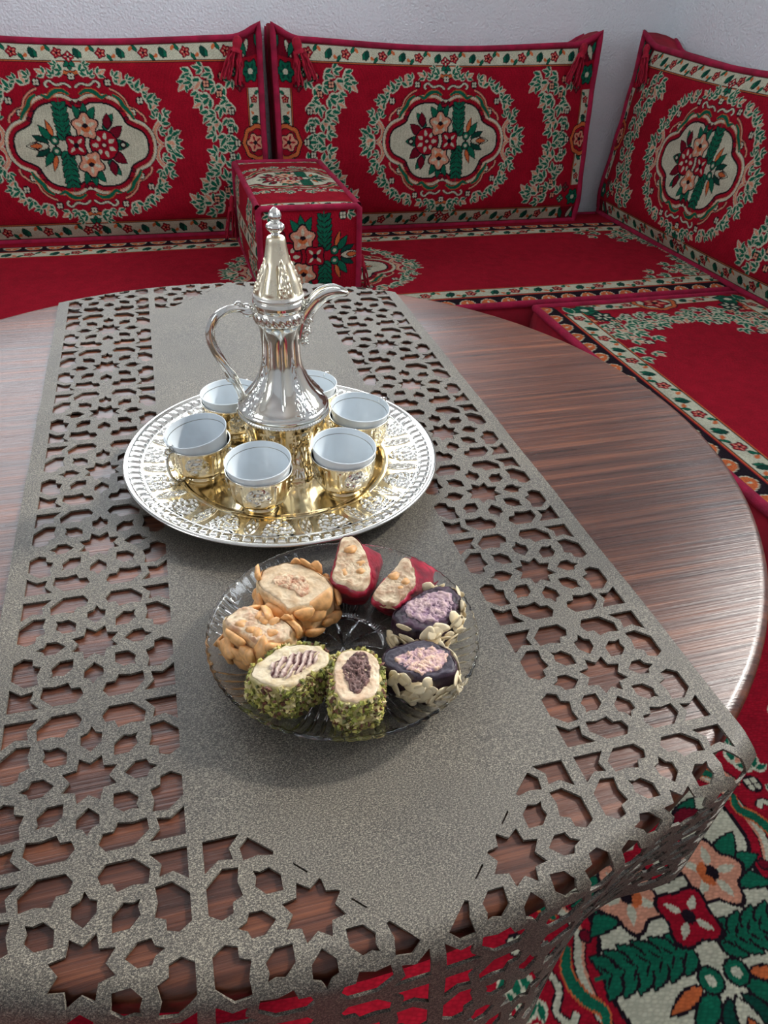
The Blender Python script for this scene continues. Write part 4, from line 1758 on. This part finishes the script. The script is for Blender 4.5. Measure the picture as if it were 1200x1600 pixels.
def dish():
    inner = [(.0004, .0068), (.010, .0068), (.020, .0068), (.0262, .0068), (.0278, .0074), (.0288, .0088), (.0298, .0096), (.0308, .0092), (.0320, .0082), (.036, .0082), (.044, .0086), (.052, .0090), (.060, .0096), (.068, .0106), (.074, .0122), (.080, .0145), (.085, .0172), (.0895, .0204), (.0925, .0228), (.0940, .0240), (.0948, .0243)]
    outer = [(.0956, .0240), (.0960, .0232), (.0954, .0220), (.0930, .0200), (.0895, .0172), (.085, .0138), (.080, .0110), (.074, .0084), (.068, .0064), (.062, .0046), (.056, .0032), (.050, .0020), (.044, .0012), (.040, .0004), (.037, .0000), (.034, .0000), (.031, .0012), (.028, .0022), (.024, .0024), (.018, .0024), (.010, .0024), (.0004, .0024)]
    ni = len(inner)

    def dd(T, r, z):
        idx = np.arange(r.shape[0])[:, None] + 0 * T
        under = idx >= ni
        out = np.zeros_like(r)
        # star cut under the centre: ten long pointed facets
        p = (T / (2 * PI) * 10) % 1.0
        c = np.abs(p - .5) * 2
        w = np.interp(r, [0, .004, .015, .0255, .03], [1.0, .9, .62, .02, 0])
        out += np.where(under & (r < .027), .0022 * np.clip(1 - c / np.maximum(w, 1e-3), 0, 1), 0)
        # fan cuts along the flange, in eight groups
        g = (T / (2 * PI) * 8) % 1.0
        gg = np.abs(g - .5) * 2
        q = (T / (2 * PI) * 72) % 1.0
        cq = np.abs(q - .5) * 2
        rad = smoothstep((r - .064) / .004) * (1 - smoothstep((r - .0905) / .003)) * smoothstep((.62 - gg) / .06)
        out += np.where(under, .0014 * np.clip(1 - cq / .55, 0, 1) * rad * 1.5, 0)
        # oval bundles between centre and flange
        rb = np.abs((r - .0465) / .0135)
        ov = np.clip(1 - (gg * 1.25) ** 2 - rb ** 2, 0, 1)
        q2 = (T / (2 * PI) * 96) % 1.0
        out += np.where(under, .0016 * np.clip(1 - np.abs(q2 - .5) * 2 / .8, 0, 1) * np.sqrt(ov), 0)
        # large crossing cuts
        q3 = ((T / (2 * PI) * 8 + .5) % 1.0)
        c3 = np.abs(q3 - .5) * 2
        w3 = .16 * np.sin(np.clip((r - .034) / .054, 0, 1) * PI)
        out += np.where(under & (r > .034) & (r < .088), .0022 * np.clip(1 - c3 / np.maximum(w3, 1e-3), 0, 1), 0)
        # shallow matching facets on the upper face
        up_ = ~under
        out -= np.where(up_ & (r < .0262), .0010 * np.clip(1 - c / np.maximum(w, 1e-3), 0, 1), 0)
        out -= np.where(up_, .0009 * np.clip(1 - cq / .45, 0, 1) * rad, 0)
        out -= np.where(up_, .0008 * np.clip(1 - np.abs(q2 - .5) * 2 / .7, 0, 1) * np.sqrt(ov), 0)
        # scalloped edge
        sc = .0003 * np.cos(72 * T) * smoothstep((r - .088) / .006)
        return sc * (r > .088), out
    me = lathe('glass_plate', inner + outer, 576, dd)
    me.flip_normals() if hasattr(me, 'flip_normals') else None
    o = obj('glass_plate', me, M['glass'])
    o.location = (DX, DY, RUN + .0002)
    # orientation of faces: profile runs inner centre -> rim -> underside
    tag(o, 'round cut crystal glass plate holding eight sliced sweets', 'plate')


dish()

# ------------------------------------------------------------------ sweets
SB = RUN + .0108          # where the sweets rest on the plate


def i8(p):
    return (360 + p[0] / 3, 960 + p[1] / 3)


def i7(p):
    return (500 + p[0] / 4.615, 820 + p[1] / 4.615)


def i6(p):
    return (320 + p[0] / 5, 840 + p[1] / 5)


def world_poly(P, conv, z):
    return np.array([at(conv(p), z)[:2] for p in P])


def polar(P, c, n):
    """radius of polygon P around c at n angles"""
    th = np.linspace(0, 2 * PI, n, endpoint=False)
    Q = P - c
    out = np.zeros(n)
    for k, t in enumerate(th):
        d = np.array([math.cos(t), math.sin(t)])
        best = 0
        for i in range(len(Q)):
            a, b = Q[i], Q[(i + 1) % len(Q)]
            e = b - a
            den = d[0] * e[1] - d[1] * e[0]
            if abs(den) < 1e-12:
                continue
            s = (a[0] * e[1] - a[1] * e[0]) / den
            u = (a[0] * d[1] - a[1] * d[0]) / den
            if s > 0 and -1e-6 <= u <= 1 + 1e-6:
                best = max(best, s)
        out[k] = best
    for _ in range(2):
        out = (np.roll(out, 1) + 2 * out + np.roll(out, -1)) / 4
    return th, out


def vnoise(X, Y, Z, seed, f, octv=4):
    """fractal value noise, about -1..1"""
    X, Y, Z = np.broadcast_arrays(np.asarray(X, float), np.asarray(Y, float), np.asarray(Z, float))
    out = np.zeros(X.shape)
    amp, tot = 1., 0.
    f = f / 5.
    for o_ in range(octv):
        P = [X * f + 17.3 * seed, Y * f + 9.1 * seed + 40, Z * f + 5.7 * seed + 80]
        I = [np.floor(p).astype(np.int64) for p in P]
        t = [smoothstep(p - i) for p, i in zip(P, I)]
        acc = 0
        for dx in (0, 1):
            for dy in (0, 1):
                for dz in (0, 1):
                    h = ((I[0] + dx) * 374761393 + (I[1] + dy) * 668265263 + (I[2] + dz) * 1274126177 + seed * 974711) & 0x7fffffff
                    h = ((h ^ (h >> 13)) * 1274126177) & 0x7fffffff
                    h = (h ^ (h >> 16)) & 0xffff
                    w = (t[0] if dx else 1 - t[0]) * (t[1] if dy else 1 - t[1]) * (t[2] if dz else 1 - t[2])
                    acc = acc + w * (h / 32767.5 - 1)
        out = out + amp * acc
        tot += amp
        amp *= .55
        f *= 2.1
    return out / tot * 1.5


def mixc(a, b, t):
    a, b = np.array(a), np.array(b)
    return a + (b - a) * np.asarray(t)[..., None]


def blob_mesh(name, seed, sx, sy, sz, rough=.25, cut=0):
    """small irregular nut piece"""
    bm = bmesh.new()
    bmesh.ops.create_icosphere(bm, subdivisions=2 if cut else 1, radius=1)
    r = random.Random(seed)
    ph = [r.uniform(0, 6.28) for _ in range(6)]
    for v in bm.verts:
        p = v.co
        k = 1 + rough * (math.sin(2.3 * p.x + ph[0]) * math.sin(2.9 * p.y + ph[1]) + .5 * math.sin(3.7 * p.z + ph[2]))
        if cut == 1 and p.z < -.1:          # cashew half: flat underside
            p.z = -.1
        v.co = Vector((p.x * sx * k, p.y * sy * k, p.z * sz * k))
        if cut == 1:                        # kidney bend and groove
            v.co.y += .35 * sx * (v.co.x / sx) ** 2 - .12 * sx
            if p.z > .3:
                v.co.z -= .22 * sz * math.exp(-(p.y / .22) ** 2)
    me = bpy.data.meshes.new(name)
    bm.to_mesh(me)
    bm.free()
    me.polygons.foreach_set('use_smooth', [cut > 0] * len(me.polygons))
    return me


M['cashew'] = simple('roasted_cashew', lin(220, 164, 104), .45, nscale=160, namt=.35, bstr=.2, bscale=300)
M['almond'] = simple('almond_flake', lin(226, 208, 172), .55, nscale=160, namt=.12, bstr=.2, bscale=400)
CASHEW = [blob_mesh('cashew', s, .0082, .0052, .0042, .10, 1) for s in (1, 2, 3)]
for m_ in CASHEW:
    m_.materials.append(M['cashew'])
FLAKE = [blob_mesh('almond_flake', s, .0070 + .0010 * (s % 2), .0042, .0008, .16, 2) for s in (4, 5, 6)]
for m_ in FLAKE:
    m_.materials.append(M['almond'])
TAN = blob_mesh('nut_piece', 9, .0042, .0034, .0028, .22, 2)
TAN.materials.append(M['cashew'])

NA = 120


def sweet(name, conv, top, ztop, fill, base=None, zbase=None, skin=(.5, .5, .5), skin2=None, rim=(.8, .7, .5), rim2=None, ring=.86,
          core=(.3, .2, .2), core2=None, lump=.0012, capz=.0012, slope=None, seed=1, bulge=.0015, coreamp=.0015, corescale=1500, stripes=0):
    """lofted slice of a roll: outer layer, nougat face, filling; returns root and the wall function"""
    zt = SB + ztop
    zb = SB
    Pt = world_poly(top, conv, zt)
    c = Pt.mean(0)
    if slope is None:
        slope = (0, 0)
    if base is None:
        Pb = Pt.copy()
    else:
        Pb = world_poly(base, conv, zb + (zbase or 0))
    th, rt = polar(Pt, c, NA)
    rt = rt * (1 + .05 * vnoise(c[0] + .02 * np.cos(th), c[1] + .02 * np.sin(th), 0, seed + 70, 1400, 3))
    cb = Pb.mean(0)
    _, rb = polar(Pb, cb, NA)
    root = empty(name, (c[0], c[1], zb))

    def wall(t, ang):
        """point on the side wall: t 0 bottom .. 1 top, world-local"""
        k = (np.asarray(ang) / (2 * PI) * NA) % NA
        i0 = np.floor(k).astype(int)
        f = k - i0
        a = rt[i0 % NA] * (1 - f) + rt[(i0 + 1) % NA] * f
        b = rb[i0 % NA] * (1 - f) + rb[(i0 + 1) % NA] * f
        s = smoothstep(np.asarray(t)) if base is not None else np.asarray(t)
        r = b * (1 - s) + a * s + bulge * np.sin(np.asarray(t) * PI)
        cx = (cb[0] - c[0]) * (1 - s)
        cy = (cb[1] - c[1]) * (1 - s)
        x, y = cx + r * np.cos(ang), cy + r * np.sin(ang)
        z = np.asarray(t) * (zt - zb) + (x * slope[0] + y * slope[1]) * np.asarray(t)
        return np.stack([x, y, z], -1)
    ts = np.array([0, .04, .15, .3, .45, .6, .75, .9, .97, 1.0])
    Tm, A_ = np.meshgrid(ts, th, indexing='ij')
    Wv = wall(Tm, A_)
    nz = vnoise(Wv[..., 0], Wv[..., 1], Wv[..., 2], seed, 420)
    nrm = np.stack([np.cos(A_), np.sin(A_), 0 * A_], -1)
    Wv = Wv + nrm * (nz * lump)[..., None] - nrm * (.0012 * ((Tm < .02) | (Tm > .99)))[..., None]
    col = mixc(skin, skin2 or skin, np.clip(.5 + .6 * nz, 0, 1))
    bot = np.concatenate([Wv.reshape(-1, 3), [[cb[0] - c[0], cb[1] - c[1], 0]]])
    F_ = grid_faces(len(ts), NA, True)
    n0 = len(Wv.reshape(-1, 3))
    j = np.arange(NA)
    capf = np.stack([(j + 1) % NA, j, np.full(NA, n0), np.full(NA, n0)], -1)
    me = mesh_quads('outer_layer', bot, np.concatenate([F_, capf]))
    at_ = me.attributes.new('Col', 'FLOAT_COLOR', 'POINT')
    cc = np.ones((len(bot), 4), np.float32)
    cc[:-1, :3] = col.reshape(-1, 3)
    cc[-1, :3] = skin
    at_.data.foreach_set('color', cc.ravel())
    obj('outer_layer', me, M['skin'], root)

    def cap(nm, radii, lift, c1, c2, rings, amp, scale, sd, mat, wob=0.):
        R_ = np.linspace(1.0, 0.02, rings)
        Rm, Aa = np.meshgrid(R_, th, indexing='ij')
        rr = radii[None] * Rm
        x, y = rr * np.cos(Aa), rr * np.sin(Aa)
        nz_ = vnoise(x, y, 0 * x, sd, scale) + .4 * vnoise(x, y, 0 * x, sd + 3, scale * 3.1)
        if wob:
            nz_ = .45 * nz_ + .8 * np.sin((x * .85 - y * .53) * 1500 + 2.5 * vnoise(x, y, 0 * x, sd + 9, 600))
        edge = smoothstep((1 - Rm) / .10)
        z = zt - zb + x * slope[0] + y * slope[1] - .0006 + lift * edge + amp * nz_ * edge
        z = np.where(Rm > .999, z - .0025, z)
        cl = mixc(c1, c2, np.clip(.5 + .75 * nz_, 0, 1))
        return obj(nm, mesh_np(nm, np.stack([x, y, z], -1), grid_faces(rings, NA, True), col=cl), mat, root)
    nougat = cap('nougat', rt * .985, capz, rim, rim2 or rim, 36, .0011, 900, seed + 20, M['nougat'])
    if fill is not None:
        Pf = world_poly(fill, conv, zt)
        cf = Pf.mean(0) - c
        _, rf = polar(Pf, Pf.mean(0), NA)
        rf = rf * (1 + .10 * vnoise(.02 * np.cos(th), .02 * np.sin(th), 0, seed + 71, 2200, 3))
        fo = cap('filling', rf, capz + .0010, core, core2 or core, 34, coreamp, corescale, seed + 40, M['nougat'], stripes)
        fo.location = (cf[0], cf[1], (cf[0] * slope[0] + cf[1] * slope[1]))
    return root, wall


def stick(meshes, root, wall, n, name, t0, t1, arcs, off, sc=(.85, 1.15), tilt=.35, seed=3, flat=True):
    r = np.random.default_rng(seed)
    for k in range(n):
        a0, a1 = arcs
        a = a0 + (a1 - a0) * ((k * .618034) % 1.0)
        t = r.uniform(t0, t1)
        p = wall(np.array(t), np.array(a))
        e = 1e-3
        n_ = np.array([math.cos(a), math.sin(a), r.uniform(-.1, .25)])
        ta = wall(np.array(t), np.array(a + .02)) - wall(np.array(t), np.array(a - .02))
        tb = wall(np.array(min(1, t + .05)), np.array(a)) - wall(np.array(max(0, t - .05)), np.array(a))
        n_ = np.cross(ta, tb)
        n_ = n_ / (np.linalg.norm(n_) + 1e-12)
        q = Vector(n_.tolist()).to_track_quat('Z', 'Y')
        sp_ = r.uniform(-1.2, 1.2)
        eu = (q @ Vector((0, 0, 1)).rotation_difference(Vector((r.uniform(-tilt, tilt), r.uniform(-tilt, tilt), 1)).normalized()))
        o = obj(name, meshes[k % len(meshes)], None, root)
        o.rotation_mode = 'QUATERNION'
        from mathutils import Quaternion
        o.rotation_quaternion = eu @ Quaternion((0, 0, 1), sp_)
        s = r.uniform(*sc)
        o.scale = (s, s, s)
        p = p + n_ * off
        o.location = (p[0], p[1], max(p[2], .0025))


def crumbs(root, wall, n, seed, cols, smin=.0010, smax=.0027, t1=1.0):
    """chopped pistachio pressed onto the side: too many to count"""
    r = np.random.default_rng(seed)
    base = np.array([(1, 0, 0), (-1, 0, 0), (0, 1, 0), (0, -1, 0), (0, 0, 1), (0, 0, -1)], float)
    tri = np.array([(0, 2, 4), (2, 1, 4), (1, 3, 4), (3, 0, 4), (2, 0, 5), (1, 2, 5), (3, 1, 5), (0, 3, 5)])
    a = r.uniform(0, 2 * PI, n)
    t = r.uniform(0.02, t1, n)
    P = wall(t, a) + np.stack([np.cos(a), np.sin(a), 0 * a], 1) * r.uniform(.0, .0012, n)[:, None]
    s = r.uniform(smin, smax, (n, 1, 3)) * r.uniform(.7, 1.2, (n, 1, 1))
    V_ = np.repeat(base[None], n, 0) * s * r.uniform(.7, 1.3, (n, 6, 1))
    Q = np.linalg.qr(r.normal(size=(n, 3, 3)))[0]
    V_ = np.einsum('nij,nkj->nki', Q, V_) + P[:, None]
    V_[..., 2] = np.maximum(V_[..., 2], .0002)
    F_ = tri[None] + 6 * np.arange(n)[:, None, None]
    ci = r.choice(len(cols), n, p=[w for _, w in cols])
    cl = np.array([c for c, _ in cols])[ci] * r.uniform(.75, 1.2, (n, 1))
    o = obj('pistachio_crumbs', mesh_np('pistachio_crumbs', V_.reshape(-1, 3), F_.reshape(-1, 3), col=np.repeat(cl, 6, 0), smooth=False), M['crumb'], root)
    o['kind'] = 'stuff'


NOUG = lin(220, 198, 164)
NOUG2 = lin(190, 156, 116)
PIST = [(lin(138, 140, 58), .27), (lin(182, 172, 88), .24), (lin(98, 98, 44), .15), (lin(104, 62, 44), .17), (lin(208, 190, 136), .17)]

# pistachio rolls
c_top = [(85, 285), (120, 230), (200, 170), (260, 140), (340, 135), (420, 145), (470, 180), (475, 215), (440, 250), (370, 285), (290, 345), (200, 345), (130, 320)]
c_fil = [(180, 250), (210, 220), (270, 195), (370, 170), (425, 175), (410, 225), (330, 275), (270, 305), (190, 300)]
rt_, wl = sweet('pistachio_roll', i8, c_top, .030, c_fil, skin=lin(170, 160, 90), skin2=lin(205, 185, 135), rim=lin(224, 208, 178), rim2=lin(200, 176, 134),
                core=lin(96, 44, 46), core2=lin(214, 190, 176), seed=2, bulge=.002, stripes=1)
crumbs(rt_, wl, 1050, 4, PIST)
tag(rt_, 'pistachio coated roll slice with wide dark filling, beside the lying cashew roll', 'sweet', 'sliced sweets on the glass plate')
d_top = [(480, 260), (500, 190), (540, 165), (620, 160), (680, 185), (705, 230), (705, 340), (690, 380), (600, 420), (520, 415), (485, 370)]
d_fil = [(520, 250), (570, 190), (640, 175), (660, 250), (655, 320), (600, 380), (570, 370), (530, 300)]
rt_, wl = sweet('pistachio_roll', i8, d_top, .030, d_fil, skin=lin(170, 160, 90), skin2=lin(205, 185, 135), rim=lin(222, 204, 174), rim2=lin(192, 158, 126),
                core=lin(62, 38, 36), core2=lin(140, 104, 96), coreamp=.0022, corescale=2200, seed=5, bulge=.002)
crumbs(rt_, wl, 950, 6, PIST)
tag(rt_, 'narrow pistachio coated roll slice with brown filling, beside a purple roll', 'sweet', 'sliced sweets on the glass plate')

# purple rolls with almond flakes
g_top = [(525, 650), (570, 590), (640, 540), (760, 465), (850, 435), (960, 440), (1010, 480), (1010, 580), (980, 650), (900, 720), (800, 760), (680, 760), (560, 720)]
g_fil = [(585, 600), (640, 560), (760, 500), (860, 480), (960, 500), (975, 580), (930, 660), (840, 720), (740, 705), (640, 670)]
PUR, PUR2 = lin(26, 14, 26), lin(58, 32, 50)
LIL, LIL2 = lin(122, 88, 118), lin(206, 176, 172)
rt_, wl = sweet('purple_almond_roll', i7, g_top, .026, g_fil, skin=PUR, skin2=PUR2, rim=lin(28, 16, 28), rim2=lin(70, 38, 60), core=LIL, core2=LIL2, seed=7, lump=.0008)
stick(FLAKE, rt_, wl, 52, 'almond_flake', .06, .98, (-2.9, 1.4), .0010, (.8, 1.25), .6, seed=8)
tag(rt_, 'dark purple roll slice edged with almond flakes, next to a red roll', 'sweet', 'sliced sweets on the glass plate')
h_top = [(710, 200), (740, 160), (840, 130), (900, 115), (960, 130), (1020, 160), (1065, 230), (1050, 270), (960, 300), (870, 300), (780, 270), (720, 240)]
h_fil = [(765, 210), (800, 190), (860, 165), (960, 150), (1020, 185), (1015, 230), (970, 270), (900, 290), (840, 270), (770, 235)]
rt_, wl = sweet('purple_almond_roll', i8, h_top, .024, h_fil, skin=PUR, skin2=PUR2, rim=lin(34, 26, 40), rim2=lin(58, 48, 62), core=lin(150, 116, 140), core2=lin(224, 186, 156), seed=9, lump=.0008)
stick(FLAKE, rt_, wl, 46, 'almond_flake', .05, .92, (-2.8, .9), .0010, (.8, 1.25), .6, seed=10)
tag(rt_, 'dark purple roll slice edged with almond flakes, next to a pistachio roll', 'sweet', 'sliced sweets on the glass plate')

# red rolls
e_top = [(75, 385), (110, 270), (150, 110), (230, 90), (290, 140), (330, 200), (370, 320), (370, 390), (330, 465), (260, 460), (130, 420)]
e_bas = [(85, 470), (120, 300), (160, 190), (250, 170), (360, 190), (450, 240), (435, 340), (390, 450), (330, 560), (210, 572), (100, 535)]
REDS, REDS2 = lin(96, 12, 34), lin(178, 34, 60)
rt_, wl = sweet('red_roll', i7, e_top, .034, None, base=e_bas, zbase=.002, skin=REDS, skin2=REDS2, rim=lin(222, 202, 168), rim2=lin(168, 128, 92), seed=11, lump=.0014, slope=(.0, .10), capz=.002)
stick([TAN], rt_, lambda t, a: wl(np.array(.999), a) * [.45, .45, 1.0], 4, 'nut_piece', .99, 1., (0, 6.2), .001, seed=12)
tag(rt_, 'red coated roll slice with cream nougat, standing next to a cashew roll', 'sweet', 'sliced sweets on the glass plate')
f_top = [(360, 510), (440, 420), (520, 350), (600, 250), (640, 245), (690, 340), (700, 420), (640, 490), (560, 570), (450, 570), (380, 530)]
f_bas = [(375, 560), (480, 430), (600, 280), (690, 260), (750, 290), (832, 350), (822, 425), (740, 480), (600, 580), (515, 650), (410, 600)]
rt_, wl = sweet('red_roll', i7, f_top, .030, None, base=f_bas, zbase=.003, skin=REDS, skin2=lin(190, 40, 66), rim=lin(214, 194, 162), rim2=lin(160, 122, 90), seed=13, lump=.0014, slope=(.0, .12), capz=.002)
stick([TAN], rt_, lambda t, a: wl(np.array(.999), a) * [.5, .5, 1.0], 4, 'nut_piece', .99, 1., (0, 6.2), .001, seed=14)
tag(rt_, 'red coated roll slice with cream nougat, standing next to a purple roll', 'sweet', 'sliced sweets on the glass plate')

# cashew rolls
a_top = [(415, 340), (450, 250), (520, 220), (640, 190), (740, 200), (830, 240), (950, 310), (1000, 370), (1000, 420), (900, 480), (830, 540), (740, 540), (640, 560), (560, 480), (500, 440), (430, 400)]
a_fil = [(520, 330), (560, 300), (660, 290), (780, 300), (830, 380), (830, 430), (760, 470), (690, 420), (600, 390), (530, 370)]
rt_, wl = sweet('cashew_roll', i6, a_top, .030, a_fil, skin=lin(205, 160, 110), skin2=lin(228, 196, 150), rim=NOUG, rim2=NOUG2, core=lin(178, 108, 72), core2=lin(236, 214, 178), seed=15, lump=.001)
stick(CASHEW, rt_, wl, 34, 'cashew_nut', .12, 1.0, (-PI, PI), .0006, (.9, 1.3), .55, seed=16)
tag(rt_, 'whole cashew coated roll slice with swirled cream face, next to a red roll', 'sweet', 'sliced sweets on the glass plate')
b_top = [(130, 640), (240, 570), (350, 540), (440, 590), (540, 650), (620, 650), (700, 720), (690, 790), (560, 830), (400, 830), (300, 760), (200, 720)]
rt_, wl = sweet('cashew_roll', i6, b_top, .028, None, skin=lin(205, 160, 110), skin2=lin(228, 196, 150), rim=lin(226, 204, 170), rim2=lin(190, 146, 112), seed=17, lump=.001, capz=.003)
stick(CASHEW, rt_, wl, 32, 'cashew_nut', .10, .95, (-PI, PI), .0008, (.95, 1.35), .6, seed=18)
stick([TAN], rt_, lambda t, a: wl(np.array(.999), a) * [.55, .55, 1.05], 7, 'nut_piece', .99, 1., (0, 6.2), .001, seed=19)
tag(rt_, 'rough cashew coated roll slice tipped on its side, next to the wide pistachio roll', 'sweet', 'sliced sweets on the glass plate')
